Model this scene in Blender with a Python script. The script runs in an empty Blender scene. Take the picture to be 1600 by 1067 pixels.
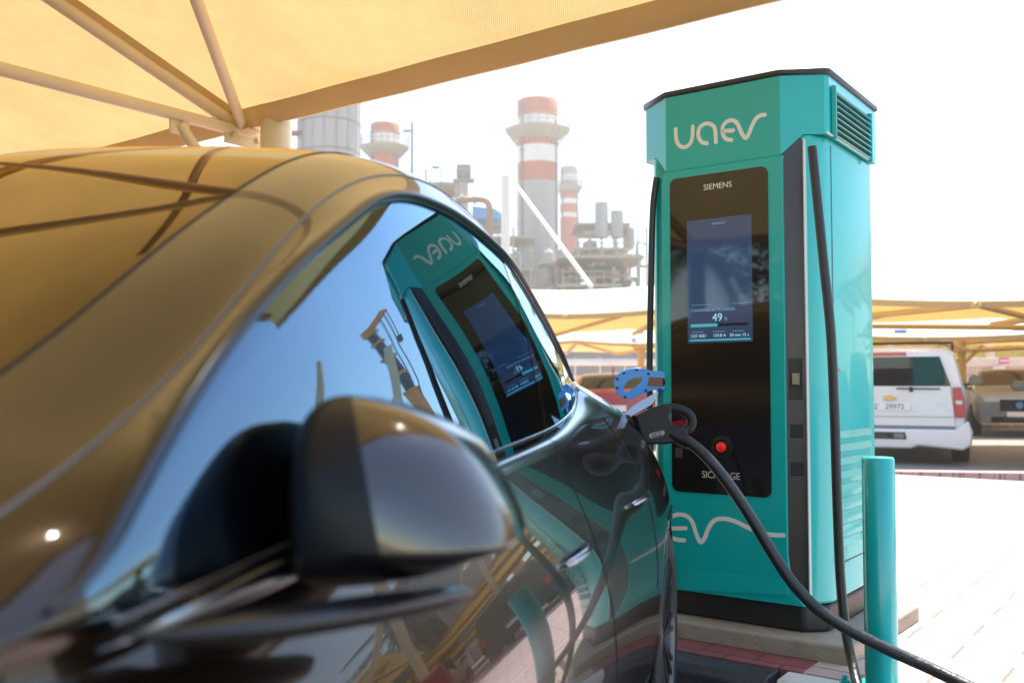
import bpy, bmesh, math, random
import numpy as np
from mathutils import Vector, Matrix
random.seed(7); np.random.seed(7)
SC = bpy.context.scene
COL = SC.collection
R = math.radians

# ------------------------------------------------------------------ camera, light, exposure
F = 1500.0; CAM_H = 1.15; PITCH = math.atan(69.5/1500)
cam_d = bpy.data.cameras.new('camera'); cam = bpy.data.objects.new('camera', cam_d); COL.objects.link(cam)
cam.location = (0, 0, CAM_H); cam.rotation_euler = (R(90)+PITCH, 0, 0)
cam_d.sensor_width = 36; cam_d.lens = 36*F/1600; cam_d.clip_start = 0.05; cam_d.clip_end = 3000
cam_d.dof.use_dof = True; cam_d.dof.focus_distance = 3.6; cam_d.dof.aperture_fstop = 3.2
SC.camera = cam
SUN_AZ, SUN_EL = 24.0, 70.0          # azimuth measured from the view direction (+Y) towards the right (+X)
world = bpy.data.worlds.new('World'); SC.world = world; world.use_nodes = True
wn = world.node_tree; wn.nodes.clear()
sky = wn.nodes.new('ShaderNodeTexSky'); sky.sky_type = 'NISHITA'; sky.sun_disc = False
sky.sun_elevation = R(SUN_EL); sky.sun_rotation = R(SUN_AZ)
sky.dust_density = .25; sky.air_density = 1.2; sky.ozone_density = 2.5; sky.altitude = 0
bg = wn.nodes.new('ShaderNodeBackground'); bg.inputs[1].default_value = 0.14
wo = wn.nodes.new('ShaderNodeOutputWorld')
wn.links.new(sky.outputs[0], bg.inputs[0]); wn.links.new(bg.outputs[0], wo.inputs[0])
sd = bpy.data.lights.new('sun', 'SUN'); sd.energy = 5.0; sd.angle = R(0.53); sd.color = (1, .95, .87)
sun = bpy.data.objects.new('sun', sd); COL.objects.link(sun)
_sv = Vector((math.sin(R(SUN_AZ))*math.cos(R(SUN_EL)), math.cos(R(SUN_AZ))*math.cos(R(SUN_EL)), math.sin(R(SUN_EL))))
sun.rotation_euler = _sv.to_track_quat('Z', 'Y').to_euler()
SC.view_settings.view_transform = 'Standard'; SC.view_settings.look = 'None'
SC.view_settings.gamma = 1; SC.view_settings.use_curve_mapping = False
SC.view_settings.exposure = 1.45
SC.cycles.max_bounces = 10; SC.cycles.transparent_max_bounces = 16
SC.cycles.caustics_reflective = False; SC.cycles.caustics_refractive = False
SC.cycles.volume_bounces = 0

# ------------------------------------------------------------------ projection helpers (real places read off with one calibrated camera)
def ray(px, py):
    c, s = math.cos(PITCH), math.sin(PITCH)
    x, z = (px-800)/F, -(py-533.5)/F
    return np.array([x, c-s*z, s+c*z])
def at(px, py, Y):
    r = ray(px, py); t = Y/r[1]
    return Vector((r[0]*t, Y, CAM_H+r[2]*t))
def on_plane(px, py, n, c):
    n = np.array(n, float); r = ray(px, py); o = np.array([0, 0, CAM_H])
    t = (c-o@n)/(r@n); return o+t*r
AX = R(36.3)
avec = np.array([math.cos(AX), -math.sin(AX), 0.]); bvec = np.array([math.sin(AX), math.cos(AX), 0.])
def W(a, b, z):                       # pavement frame -> world
    p = a*avec+b*bvec; return Vector((p[0], p[1], z))

# ------------------------------------------------------------------ materials
def nd(t, k, **kw):
    n = t.nodes.new(k)
    for a, v in kw.items(): setattr(n, a, v)
    return n
def pm(name, col, rough=.5, metal=0., var=.08, scale=8., bump=0., bscale=60., coat=0., ior=1.5, spec=.5, rvar=.08, stretch=None):
    m = bpy.data.materials.new(name); m.use_nodes = True; t = m.node_tree; t.nodes.clear(); L = t.links
    out = nd(t, 'ShaderNodeOutputMaterial'); b = nd(t, 'ShaderNodeBsdfPrincipled')
    L.new(b.outputs[0], out.inputs[0])
    tc = nd(t, 'ShaderNodeTexCoord'); mp = nd(t, 'ShaderNodeMapping'); L.new(tc.outputs['Object'], mp.inputs[0])
    if stretch: mp.inputs['Scale'].default_value = stretch
    n = nd(t, 'ShaderNodeTexNoise'); n.inputs['Scale'].default_value = scale; n.inputs['Detail'].default_value = 5
    L.new(mp.outputs[0], n.inputs['Vector'])
    mx = nd(t, 'ShaderNodeMix', data_type='RGBA')
    c = list(col)
    mx.inputs[6].default_value = [max(0, v*(1-var)) for v in c]+[1]; mx.inputs[7].default_value = [min(1, v*(1+var)) for v in c]+[1]
    L.new(n.outputs[0], mx.inputs[0]); L.new(mx.outputs[2], b.inputs['Base Color'])
    mr = nd(t, 'ShaderNodeMapRange'); mr.inputs[3].default_value = max(0, rough*(1-rvar)); mr.inputs[4].default_value = min(1, rough*(1+rvar))
    L.new(n.outputs[0], mr.inputs[0]); L.new(mr.outputs[0], b.inputs['Roughness'])
    b.inputs['Metallic'].default_value = metal; b.inputs['IOR'].default_value = ior
    b.inputs['Coat Weight'].default_value = coat; b.inputs['Coat Roughness'].default_value = .02
    b.inputs['Specular IOR Level'].default_value = spec
    if bump:
        n2 = nd(t, 'ShaderNodeTexNoise'); n2.inputs['Scale'].default_value = bscale; n2.inputs['Detail'].default_value = 6
        L.new(mp.outputs[0], n2.inputs['Vector'])
        bp = nd(t, 'ShaderNodeBump'); bp.inputs['Strength'].default_value = bump; bp.inputs['Distance'].default_value = .01
        L.new(n2.outputs[0], bp.inputs['Height']); L.new(bp.outputs[0], b.inputs['Normal'])
    return m
def emis(m, col, s):
    for n in m.node_tree.nodes:
        if n.type == 'BSDF_PRINCIPLED':
            n.inputs['Emission Color'].default_value = list(col)+[1]; n.inputs['Emission Strength'].default_value = s
    return m
def fabric(name, col, tcol, thin=.03, stripes=140., con=1.):
    m = bpy.data.materials.new(name); m.use_nodes = True; t = m.node_tree; t.nodes.clear(); L = t.links
    out = nd(t, 'ShaderNodeOutputMaterial'); d = nd(t, 'ShaderNodeBsdfDiffuse'); tr = nd(t, 'ShaderNodeBsdfTranslucent')
    tp = nd(t, 'ShaderNodeBsdfTransparent'); m1 = nd(t, 'ShaderNodeMixShader'); m2 = nd(t, 'ShaderNodeMixShader')
    tc = nd(t, 'ShaderNodeTexCoord')
    w = nd(t, 'ShaderNodeTexWave'); w.inputs['Scale'].default_value = stripes; w.inputs['Distortion'].default_value = 1.2
    w.inputs['Detail'].default_value = 3; w.bands_direction = 'DIAGONAL'
    L.new(tc.outputs['Object'], w.inputs['Vector'])
    n = nd(t, 'ShaderNodeTexNoise'); n.inputs['Scale'].default_value = 1.6; n.inputs['Detail'].default_value = 8; n.inputs['Roughness'].default_value = .65
    L.new(tc.outputs['Object'], n.inputs['Vector'])
    ad = nd(t, 'ShaderNodeMath', operation='ADD'); L.new(w.outputs['Fac'], ad.inputs[0])
    sc = nd(t, 'ShaderNodeMath', operation='MULTIPLY'); sc.inputs[1].default_value = 1.5; L.new(n.outputs[0], sc.inputs[0]); L.new(sc.outputs[0], ad.inputs[1])
    mr = nd(t, 'ShaderNodeMapRange'); mr.inputs[1].default_value = .3; mr.inputs[2].default_value = 1.9; L.new(ad.outputs[0], mr.inputs[0])
    for sh, c in ((d, col), (tr, tcol)):
        mx = nd(t, 'ShaderNodeMix', data_type='RGBA')
        mx.inputs[6].default_value = [v*(1-.38*con) for v in c]+[1]; mx.inputs[7].default_value = [min(1, v*(1+.34*con)) for v in c]+[1]
        L.new(mr.outputs[0], mx.inputs[0]); L.new(mx.outputs[2], sh.inputs[0])
    bp = nd(t, 'ShaderNodeBump'); bp.inputs['Strength'].default_value = .35; bp.inputs['Distance'].default_value = .002
    L.new(ad.outputs[0], bp.inputs['Height']); L.new(bp.outputs[0], d.inputs['Normal'])
    m1.inputs[0].default_value = .5; L.new(d.outputs[0], m1.inputs[1]); L.new(tr.outputs[0], m1.inputs[2])
    m2.inputs[0].default_value = thin; L.new(m1.outputs[0], m2.inputs[1]); L.new(tp.outputs[0], m2.inputs[2])
    L.new(m2.outputs[0], out.inputs[0]); return m
def tinted_glass(name, tint, ior=1.6, rough=0.0, amount=1.0, gl=(.80, .90, 1)):
    m = bpy.data.materials.new(name); m.use_nodes = True; t = m.node_tree; t.nodes.clear(); L = t.links
    out = nd(t, 'ShaderNodeOutputMaterial'); g = nd(t, 'ShaderNodeBsdfGlossy'); tp = nd(t, 'ShaderNodeBsdfTransparent')
    g.inputs['Roughness'].default_value = rough; g.inputs[0].default_value = gl[0], gl[1], gl[2], 1
    tp.inputs[0].default_value = list(tint)+[1]
    fr = nd(t, 'ShaderNodeFresnel'); fr.inputs[0].default_value = ior
    n = nd(t, 'ShaderNodeTexNoise'); n.inputs['Scale'].default_value = 3; tc = nd(t, 'ShaderNodeTexCoord'); L.new(tc.outputs['Object'], n.inputs['Vector'])
    ml = nd(t, 'ShaderNodeMath', operation='MULTIPLY_ADD', use_clamp=True); ml.inputs[1].default_value = 2.1*amount
    nz = nd(t, 'ShaderNodeMath', operation='MULTIPLY'); nz.inputs[1].default_value = .012; L.new(n.outputs[0], nz.inputs[0])
    L.new(fr.outputs[0], ml.inputs[0]); L.new(nz.outputs[0], ml.inputs[2])
    mx = nd(t, 'ShaderNodeMixShader'); L.new(ml.outputs[0], mx.inputs[0]); L.new(tp.outputs[0], mx.inputs[1]); L.new(g.outputs[0], mx.inputs[2])
    L.new(mx.outputs[0], out.inputs[0]); return m
def brickmat(name, c1, c2, mortar, bw, bh, rot=0., offs=.5, ms=.012, rough=.85, bump=.4, scale=1., vertical=False, contrast_scale=3., patch=None):
    m = bpy.data.materials.new(name); m.use_nodes = True; t = m.node_tree; t.nodes.clear(); L = t.links
    out = nd(t, 'ShaderNodeOutputMaterial'); b = nd(t, 'ShaderNodeBsdfPrincipled'); L.new(b.outputs[0], out.inputs[0])
    tc = nd(t, 'ShaderNodeTexCoord'); mp = nd(t, 'ShaderNodeMapping'); L.new(tc.outputs['Object'], mp.inputs[0])
    mp.inputs['Rotation'].default_value = (R(90) if vertical else 0, 0, rot)
    br = nd(t, 'ShaderNodeTexBrick'); br.offset = offs
    br.inputs['Color1'].default_value = list(c1)+[1]; br.inputs['Color2'].default_value = list(c2)+[1]; br.inputs['Mortar'].default_value = list(mortar)+[1]
    br.inputs['Scale'].default_value = scale; br.inputs['Mortar Size'].default_value = ms; br.inputs['Mortar Smooth'].default_value = .3
    br.inputs['Brick Width'].default_value = bw; br.inputs['Row Height'].default_value = bh
    wn_ = nd(t, 'ShaderNodeTexNoise'); wn_.inputs['Scale'].default_value = 7; L.new(mp.outputs[0], wn_.inputs['Vector'])
    va = nd(t, 'ShaderNodeVectorMath', operation='MULTIPLY_ADD'); va.inputs[1].default_value = (.012, .012, .012)
    L.new(wn_.outputs['Color'], va.inputs[0]); L.new(mp.outputs[0], va.inputs[2]); L.new(va.outputs[0], br.inputs['Vector'])
    n = nd(t, 'ShaderNodeTexNoise'); n.inputs['Scale'].default_value = contrast_scale; n.inputs['Detail'].default_value = 9; n.inputs['Roughness'].default_value = .7
    L.new(tc.outputs['Object'], n.inputs['Vector'])
    mr = nd(t, 'ShaderNodeMapRange'); mr.inputs[1].default_value = .3; mr.inputs[2].default_value = .7; mr.inputs[3].default_value = .78; mr.inputs[4].default_value = 1.12
    L.new(n.outputs[0], mr.inputs[0])
    mu = nd(t, 'ShaderNodeMix', data_type='RGBA', blend_type='MULTIPLY'); mu.inputs[0].default_value = 1
    L.new(br.outputs[0], mu.inputs[6]); L.new(mr.outputs[0], mu.inputs[7]); L.new(mu.outputs[2], b.inputs['Base Color'])
    b.inputs['Roughness'].default_value = rough
    bp = nd(t, 'ShaderNodeBump'); bp.inputs['Strength'].default_value = bump; bp.inputs['Distance'].default_value = .01
    mm = nd(t, 'ShaderNodeMath', operation='SUBTRACT'); L.new(n.outputs[0], mm.inputs[0]); L.new(br.outputs['Fac'], mm.inputs[1])
    L.new(mm.outputs[0], bp.inputs['Height']); L.new(bp.outputs[0], b.inputs['Normal']); return m

M = {}
M['asphalt'] = pm('asphalt', (.06, .058, .055), .9, var=.35, scale=30, bump=.6, bscale=250)
M['road'] = pm('road_surface', (.22, .20, .18), .9, var=.2, scale=12, bump=.3, bscale=150)
M['paver_pale'] = brickmat('pale_block_paving', (.62, .46, .42), (.47, .33, .30), (.22, .13, .10), .40, .20, rot=AX, ms=.006, bump=.5)
M['paver_red'] = brickmat('red_block_paving', (.34, .095, .085), (.26, .07, .065), (.10, .05, .045), .21, .105, rot=AX, ms=.006, bump=.5, contrast_scale=14)
M['paver_pink'] = brickmat('pink_block_paving', (.50, .30, .28), (.44, .26, .24), (.2, .12, .1), .21, .105, rot=AX, ms=.006)
M['kerb_black'] = pm('kerb_black_paint', (.035, .036, .04), .6, var=.5, scale=9, bump=.6, bscale=40, rvar=.3)
M['kerb_white'] = pm('kerb_white_paint', (.68, .66, .60), .7, var=.15, scale=9, bump=.6, bscale=40)
M['concrete'] = pm('concrete', (.36, .30, .23), .85, var=.3, scale=11, bump=.5, bscale=70, stretch=(1, 1, 2.2))
M['teal'] = pm('teal_powder_coat', (.0, .47, .455), .26, var=.03, scale=3, coat=.4, bump=.05, bscale=2.5, rvar=.15)
M['teal_post'] = pm('teal_gloss_paint', (.0, .46, .45), .22, var=.04, scale=4, coat=.5, bump=.05, bscale=20)
M['blackcap'] = pm('black_cap', (.018, .015, .015), .35, var=.1, coat=.2)
M['browndark'] = pm('dark_brown_panel', (.035, .022, .020), .32, var=.06, coat=.2, bump=.03, bscale=200)
M['plinth'] = pm('charger_plinth', (.016, .013, .012), .45, var=.15)
M['screenglass'] = pm('black_screen_glass', (.006, .005, .005), .03, var=.02, rvar=0, ior=1.55, coat=.6)
M['display'] = emis(pm('display_panel', (.01, .02, .06), .04, var=.02, rvar=0, ior=1.5, coat=.5), (.05, .10, .20), .16)
M['ui_light'] = emis(pm('display_light_text', (.3, .5, .6), .3), (.45, .8, .95), .2)
M['ui_dim'] = emis(pm('display_dim_text', (.1, .2, .3), .3), (.2, .45, .65), .2)
M['ui_cyan'] = emis(pm('display_cyan_bar', (.05, .3, .4), .3), (.05, .50, .62), .2)
M['ui_dark'] = pm('display_dark_bar', (.012, .02, .04), .2)
M['logo_white'] = pm('white_vinyl', (.86, .84, .80), .45, var=.02)
M['grey_print'] = pm('grey_print', (.55, .53, .48), .5, var=.02)
M['edge_white'] = pm('bare_metal_edge', (.62, .66, .64), .35, metal=.4)
M['slot'] = pm('dark_slot', (.04, .035, .03), .7)
M['red_button'] = emis(pm('red_button', (.6, .015, .015), .3, coat=.4), (1, .02, .01), .08)
M['rubber'] = pm('cable_rubber', (.02, .021, .022), .38, var=.5, scale=14, bump=.25, bscale=60, rvar=.35)
M['rubber2'] = pm('black_plastic', (.010, .010, .011), .42, var=.15, bump=.1, bscale=200, spec=.35)
M['blue_plastic'] = pm('bright_blue_plastic', (.01, .30, .88), .32, coat=.3, var=.05)
M['brown_label'] = pm('brown_label', (.16, .075, .03), .4)
M['paint'] = pm('bronze_black_car_paint', (.020, .0115, .006), .22, metal=.85, var=.03, coat=.78, ior=1.5, spec=.15, rvar=.05, scale=2)
for n_ in M['paint'].node_tree.nodes:
    if n_.type == 'BSDF_PRINCIPLED': n_.inputs['Coat IOR'].default_value = 1.52
M['gloss_black'] = pm('gloss_black_trim', (.008, .008, .009), .06, coat=.8, var=.02, rvar=0)
M['rim_dark'] = pm('dark_alloy_rim', (.12, .12, .125), .3, metal=.9)
M['arm_black'] = pm('mirror_arm_black', (.010, .011, .012), .22, spec=.4)
M['satin_black'] = pm('satin_black_plastic', (.006, .006, .007), .35, spec=.3)
M['gap'] = pm('panel_gap', (.003, .003, .003), .8)
M['chrome'] = pm('satin_chrome', (.34, .36, .38), .19, metal=1., var=.05, rvar=.2)
M['dark_chrome'] = pm('dark_window_trim', (.06, .066, .075), .2, metal=1., var=.05)
M['seal'] = pm('grey_rubber_seal', (.13, .12, .11), .5)
M['glass_side'] = tinted_glass('side_glass', (.035, .037, .04), 1.85, amount=.85, gl=(.50, .76, 1.))
M['glass_screen'] = tinted_glass('windscreen_glass', (.05, .055, .055), 1.5, amount=.58, gl=(1, .82, .52))
M['glass_suv'] = tinted_glass('tinted_rear_glass', (.16, .21, .24), 1.5, amount=.45)
M['glass_clear'] = tinted_glass('car_glass', (.35, .38, .38), 1.5, amount=.7)
M['seat'] = pm('seat_leather', (.03, .03, .03), .5)
M['interior'] = pm('interior_trim', (.035, .035, .036), .7)
M['tyre'] = pm('tyre_rubber', (.02, .02, .02), .75, bump=.3, bscale=80)
M['rim'] = pm('alloy_rim', (.42, .42, .44), .25, metal=.9)
M['wheelwell'] = pm('wheel_well', (.01, .01, .01), .9)
M['lens_red'] = pm('red_lens', (.42, .01, .015), .12, coat=.6)
M['lens_clear'] = pm('clear_lens', (.5, .5, .5), .1, metal=.5, coat=.6)
M['white_paint'] = pm('white_car_paint', (.72, .70, .67), .28, coat=.8, var=.03)
M['red_paint'] = pm('red_car_paint', (.35, .01, .03), .25, coat=.9, var=.03)
M['silver_paint'] = pm('silver_car_paint', (.15, .165, .19), .38, metal=.2, coat=.25, var=.03)
M['dark_paint'] = pm('dark_car_paint', (.03, .02, .025), .2, metal=.3, coat=1., var=.03)
M['cream_steel'] = pm('cream_steel', (.76, .62, .38), .5, var=.1, scale=5, bump=.1, bscale=40)
M['ochre_steel'] = pm('ochre_steel', (.60, .43, .16), .5, var=.12, scale=5, bump=.1)
M['fabric'] = fabric('shade_fabric', (.58, .43, .21), (.375, .255, .095), .02, 60, .85)
M['hem'] = fabric('shade_hem', (.70, .52, .28), (.40, .28, .13), .0, 90, .45)
M['fabric_far'] = fabric('shade_fabric_far', (.86, .75, .60), (.40, .235, .045), .02, 20, .5)
M['stack_red'] = pm('stack_red_band', (.47, .12, .05), .7, var=.35, scale=.9, stretch=(1, 1, .15))
M['stack_white'] = pm('stack_white_band', (.68, .64, .56), .7, var=.22, scale=.9, stretch=(1, 1, .15))
M['stack_grey'] = pm('stack_grey_steel', (.34, .32, .28), .6, var=.3, scale=.8, stretch=(1, 1, .15))
M['plant_grey'] = pm('plant_grey_steel', (.21, .20, .17), .65, var=.3, scale=.4)
M['plant_cream'] = pm('plant_cream_cladding', (.36, .32, .24), .65, var=.2, scale=.4)
M['plant_rust'] = pm('plant_rust_steel', (.30, .15, .07), .7, var=.4, scale=.5)
M['plant_blue'] = pm('plant_blue_cladding', (.05, .24, .50), .5, var=.1)
M['wallblock'] = brickmat('beige_block_wall', (.52, .41, .31), (.47, .36, .28), (.30, .23, .18), .8, .4, vertical=True, ms=.03, bump=.4)
M['plaster'] = pm('cream_plaster', (.60, .51, .38), .8, var=.08)
M['yellow_sheet'] = pm('yellow_cladding', (.46, .36, .05), .6, var=.2, scale=1)
M['sign_pink'] = pm('pink_sign', (.55, .02, .14), .5)
M['sign_blue'] = pm('blue_sign', (.02, .20, .60), .5)
M['sign_red'] = pm('red_cabinet_paint', (.40, .01, .015), .35, coat=.3)
M['crane_orange'] = pm('crane_orange', (.75, .25, .02), .5, var=.15)
M['crane_black'] = pm('crane_black', (.02, .02, .022), .5)
M['bark'] = pm('bark', (.12, .08, .05), .9, var=.4, scale=12, bump=.8, bscale=20)
M['leaf'] = pm('leaf_green', (.055, .095, .025), .6, var=.5, scale=2)
M['palmleaf'] = pm('palm_green', (.05, .085, .03), .55, var=.4, scale=2)
M['gold'] = pm('gold_badge', (.65, .42, .10), .25, metal=1)
M['plate'] = pm('plate_white', (.75, .74, .70), .5, var=.02)
M['plate_ink'] = pm('plate_ink', (.02, .02, .02), .6)
M['grey_building'] = pm('grey_render', (.28, .27, .26), .85, var=.1, scale=1)

# ------------------------------------------------------------------ mesh helpers
class MB:
    def __init__(s): s.v = []; s.f = []; s.m = []
    def add(s, vs, fs, mi=0):
        o = len(s.v); s.v += [tuple(p) for p in vs]; s.f += [tuple(i+o for i in f) for f in fs]; s.m += [mi]*len(fs); return s
    def box(s, c, d, rot=None, mi=0):
        x, y, z = (k/2 for k in d); P = [Vector((i*x, j*y, k*z)) for i in (-1, 1) for j in (-1, 1) for k in (-1, 1)]
        if rot is not None: P = [rot @ p for p in P]
        P = [p+Vector(c) for p in P]
        return s.add(P, [(0, 1, 3, 2), (4, 6, 7, 5), (0, 4, 5, 1), (2, 3, 7, 6), (0, 2, 6, 4), (1, 5, 7, 3)], mi)
    def bar(s, p, q, w, h=None, mi=0, up=(0, 0, 1)):
        p, q = Vector(p), Vector(q); d = q-p; L = d.length
        if L < 1e-6: return s
        z = d/L; u = Vector(up)
        if abs(z.dot(u)) > .98: u = Vector((1, 0, 0))
        x = u.cross(z).normalized(); y = z.cross(x)
        return s.box((p+q)/2, (w, h or w, L), Matrix((x, y, z)).transposed(), mi)
    def tube(s, pts, r, seg=12, mi=0, cap=True, flat=1.):
        pts = [Vector(p) for p in pts]; n = len(pts); rs = r if isinstance(r, (list, tuple)) else [r]*n
        vs = []; prev = None
        for i, p in enumerate(pts):
            d = (pts[min(i+1, n-1)]-pts[max(i-1, 0)]).normalized()
            if prev is None:
                u = Vector((0, 0, 1)) if abs(d.z) < .9 else Vector((1, 0, 0)); x = u.cross(d).normalized()
            else: x = (prev-d*prev.dot(d)).normalized()
            prev = x; y = d.cross(x)
            for k in range(seg):
                a = 2*math.pi*k/seg; vs.append(p+x*math.cos(a)*rs[i]+y*math.sin(a)*rs[i]*flat)
        fs = [(i*seg+k, i*seg+(k+1) % seg, (i+1)*seg+(k+1) % seg, (i+1)*seg+k) for i in range(n-1) for k in range(seg)]
        if cap: fs += [tuple(range(seg-1, -1, -1)), tuple((n-1)*seg+k for k in range(seg))]
        return s.add(vs, fs, mi)
    def lathe(s, prof, c=(0, 0, 0), axis='Z', seg=32, mi=0, mis=None):
        c = Vector(c); vs = []
        for r, h in prof:
            for k in range(seg):
                a = 2*math.pi*k/seg; x, y = r*math.cos(a), r*math.sin(a)
                vs.append(c+(Vector((x, y, h)) if axis == 'Z' else Vector((x, h, y)) if axis == 'Y' else Vector((h, x, y))))
        o = len(s.v)
        for i in range(len(prof)-1):
            pass
        fs = []; ms = []
        for i in range(len(prof)-1):
            for k in range(seg):
                fs.append((i*seg+k, i*seg+(k+1) % seg, (i+1)*seg+(k+1) % seg, (i+1)*seg+k)); ms.append(mis[i] if mis else mi)
        s.v += [tuple(p) for p in vs]; s.f += [tuple(j+o for j in f) for f in fs]; s.m += ms
        return s
    def prism(s, poly, z0, z1, mi=0, fn=None):
        n = len(poly); fn = fn or (lambda x, y, z: (x, y, z))
        vs = [fn(x, y, z0) for x, y in poly]+[fn(x, y, z1) for x, y in poly]
        fs = [(i, (i+1) % n, n+(i+1) % n, n+i) for i in range(n)]+[tuple(range(n-1, -1, -1)), tuple(range(n, 2*n))]
        return s.add(vs, fs, mi)
    def grid(s, P, mi=0):
        n, m = len(P), len(P[0]); vs = [p for r_ in P for p in r_]
        return s.add(vs, [(i*m+j, i*m+j+1, (i+1)*m+j+1, (i+1)*m+j) for i in range(n-1) for j in range(m-1)], mi)
    def build(s, name, mats, parent=None, smooth=True, bevel=0, angle=35, thick=0, sub=0, loc=None, segs=2, weld=True):
        me = bpy.data.meshes.new(name); me.from_pydata([tuple(p) for p in s.v], [], s.f)
        if not isinstance(mats, (list, tuple)): mats = [mats]
        for m in mats: me.materials.append(M[m] if isinstance(m, str) else m)
        me.polygons.foreach_set('material_index', s.m)
        bm = bmesh.new(); bm.from_mesh(me)
        if weld: bmesh.ops.remove_doubles(bm, verts=bm.verts, dist=1e-5)
        bmesh.ops.recalc_face_normals(bm, faces=bm.faces)
        bm.to_mesh(me); bm.free()
        if smooth: me.shade_smooth(); me.set_sharp_from_angle(angle=R(angle))
        o = bpy.data.objects.new(name, me); COL.objects.link(o)
        if loc is not None: o.location = loc
        if parent is not None: o.parent = parent
        if thick:
            q = o.modifiers.new('thickness', 'SOLIDIFY'); q.thickness = thick; q.offset = -1
        if bevel:
            q = o.modifiers.new('bevel', 'BEVEL'); q.width = bevel; q.segments = segs; q.limit_method = 'ANGLE'; q.angle_limit = R(40); q.harden_normals = False
        if sub:
            q = o.modifiers.new('sub', 'SUBSURF'); q.levels = sub; q.render_levels = sub
        return o
def tag(o, label=None, cat=None, group=None, kind=None):
    if label: o['label'] = label
    if cat: o['category'] = cat
    if group: o['group'] = group
    if kind: o['kind'] = kind
    return o
def empty(name, loc=(0, 0, 0), rz=0., **kw):
    o = bpy.data.objects.new(name, None); COL.objects.link(o); o.location = loc; o.rotation_euler = (0, 0, rz); o.empty_display_size = .2
    return tag(o, **kw)
def copy_tree(o, parent=None):
    c = o.copy(); COL.objects.link(c)
    if parent is not None: c.parent = parent
    for ch in list(o.children): copy_tree(ch, c)
    return c
def text(name, body, size, mat, parent, loc, rot, bold=0., depth=.0006, align='CENTER', sx=1.):
    cu = bpy.data.curves.new(name, 'FONT'); cu.body = body; cu.size = size; cu.align_x = align; cu.align_y = 'CENTER'; cu.extrude = depth; cu.offset = bold
    tmp = bpy.data.objects.new(name+'_tmp', cu); COL.objects.link(tmp)
    dg = bpy.context.evaluated_depsgraph_get(); me = bpy.data.meshes.new_from_object(tmp.evaluated_get(dg))
    COL.objects.unlink(tmp); bpy.data.objects.remove(tmp)
    me.materials.clear(); me.materials.append(M[mat])
    o = bpy.data.objects.new(name, me); COL.objects.link(o); o.parent = parent; o.location = loc; o.rotation_euler = rot; o.scale = (sx, 1, 1)
    return o
def catmull(pts, k=8):
    P = [Vector(p) for p in pts]; P = [P[0]*2-P[1]]+P+[P[-1]*2-P[-2]]; out = []
    for i in range(1, len(P)-2):
        a, b, c, d = P[i-1:i+3]
        for j in range(k):
            t = j/k; out.append(.5*((2*b)+(c-a)*t+(2*a-5*b+4*c-d)*t*t+(3*b-a-3*c+d)*t**3))
    out.append(P[-2]); return out
def ribbon(mb, pts, w, fn, d0, d1, mi=0, k=8):
    """stroke with round ends, lying in a plane; fn(s, z, depth) -> point"""
    P = catmull([(p[0], p[1], 0) for p in pts], k) if len(pts) > 2 else [Vector((p[0], p[1], 0)) for p in pts]
    n = len(P); L = []; Rr = []
    for i, p in enumerate(P):
        d = (P[min(i+1, n-1)]-P[max(i-1, 0)]).normalized(); q = Vector((-d.y, d.x, 0))*w/2
        L.append(p+q); Rr.append(p-q)
    d = (P[-1]-P[-2]).normalized(); e1 = []
    for j in range(1, 6):
        a = math.pi*j/6; q = Vector((-d.y, d.x, 0)); e1.append(P[-1]+(q*math.cos(a)+d*math.sin(a))*w/2)
    d = (P[0]-P[1]).normalized(); e0 = []
    for j in range(1, 6):
        a = math.pi*j/6; q = Vector((-d.y, d.x, 0)); e0.append(P[0]+(q*math.cos(a)+d*math.sin(a))*w/2)
    # quads along stroke
    vs = []
    for l, r_ in zip(L, Rr): vs += [fn(l.x, l.y, d1), fn(r_.x, r_.y, d1), fn(l.x, l.y, d0), fn(r_.x, r_.y, d0)]
    fs = []
    for i in range(n-1):
        a, b = 4*i, 4*(i+1); fs += [(a, a+1, b+1, b), (a, b, b+2, a+2), (a+1, a+3, b+3, b+1)]
    mb.add(vs, fs, mi)
    for ends, l, r_ in ((e1, L[-1], Rr[-1]), (e0, Rr[0], L[0])):
        poly = [l]+ends+[r_]; m = len(poly)
        vs = [fn(p.x, p.y, d1) for p in poly]+[fn(p.x, p.y, d0) for p in poly]
        mb.add(vs, [tuple(range(m))]+[(i, i+1, m+i+1, m+i) for i in range(m-1)], mi)
def pchip(xk, yk, x):
    xk = np.array(xk, float); yk = np.array(yk, float); h = np.diff(xk); dl = np.diff(yk)/h; n = len(xk); d = np.zeros(n)
    for i in range(1, n-1):
        if dl[i-1]*dl[i] > 0:
            w1 = 2*h[i]+h[i-1]; w2 = h[i]+2*h[i-1]; d[i] = (w1+w2)/(w1/dl[i-1]+w2/dl[i])
    d[0] = dl[0]; d[-1] = dl[-1]
    x = np.clip(np.atleast_1d(x), xk[0], xk[-1]); k = np.clip(np.searchsorted(xk, x)-1, 0, n-2)
    t = (x-xk[k])/h[k]; a = yk[k]; b = yk[k+1]
    return (1+2*t)*(1-t)**2*a+t*(1-t)**2*h[k]*d[k]+t*t*(3-2*t)*b+t*t*(t-1)*h[k]*d[k+1]
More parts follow.
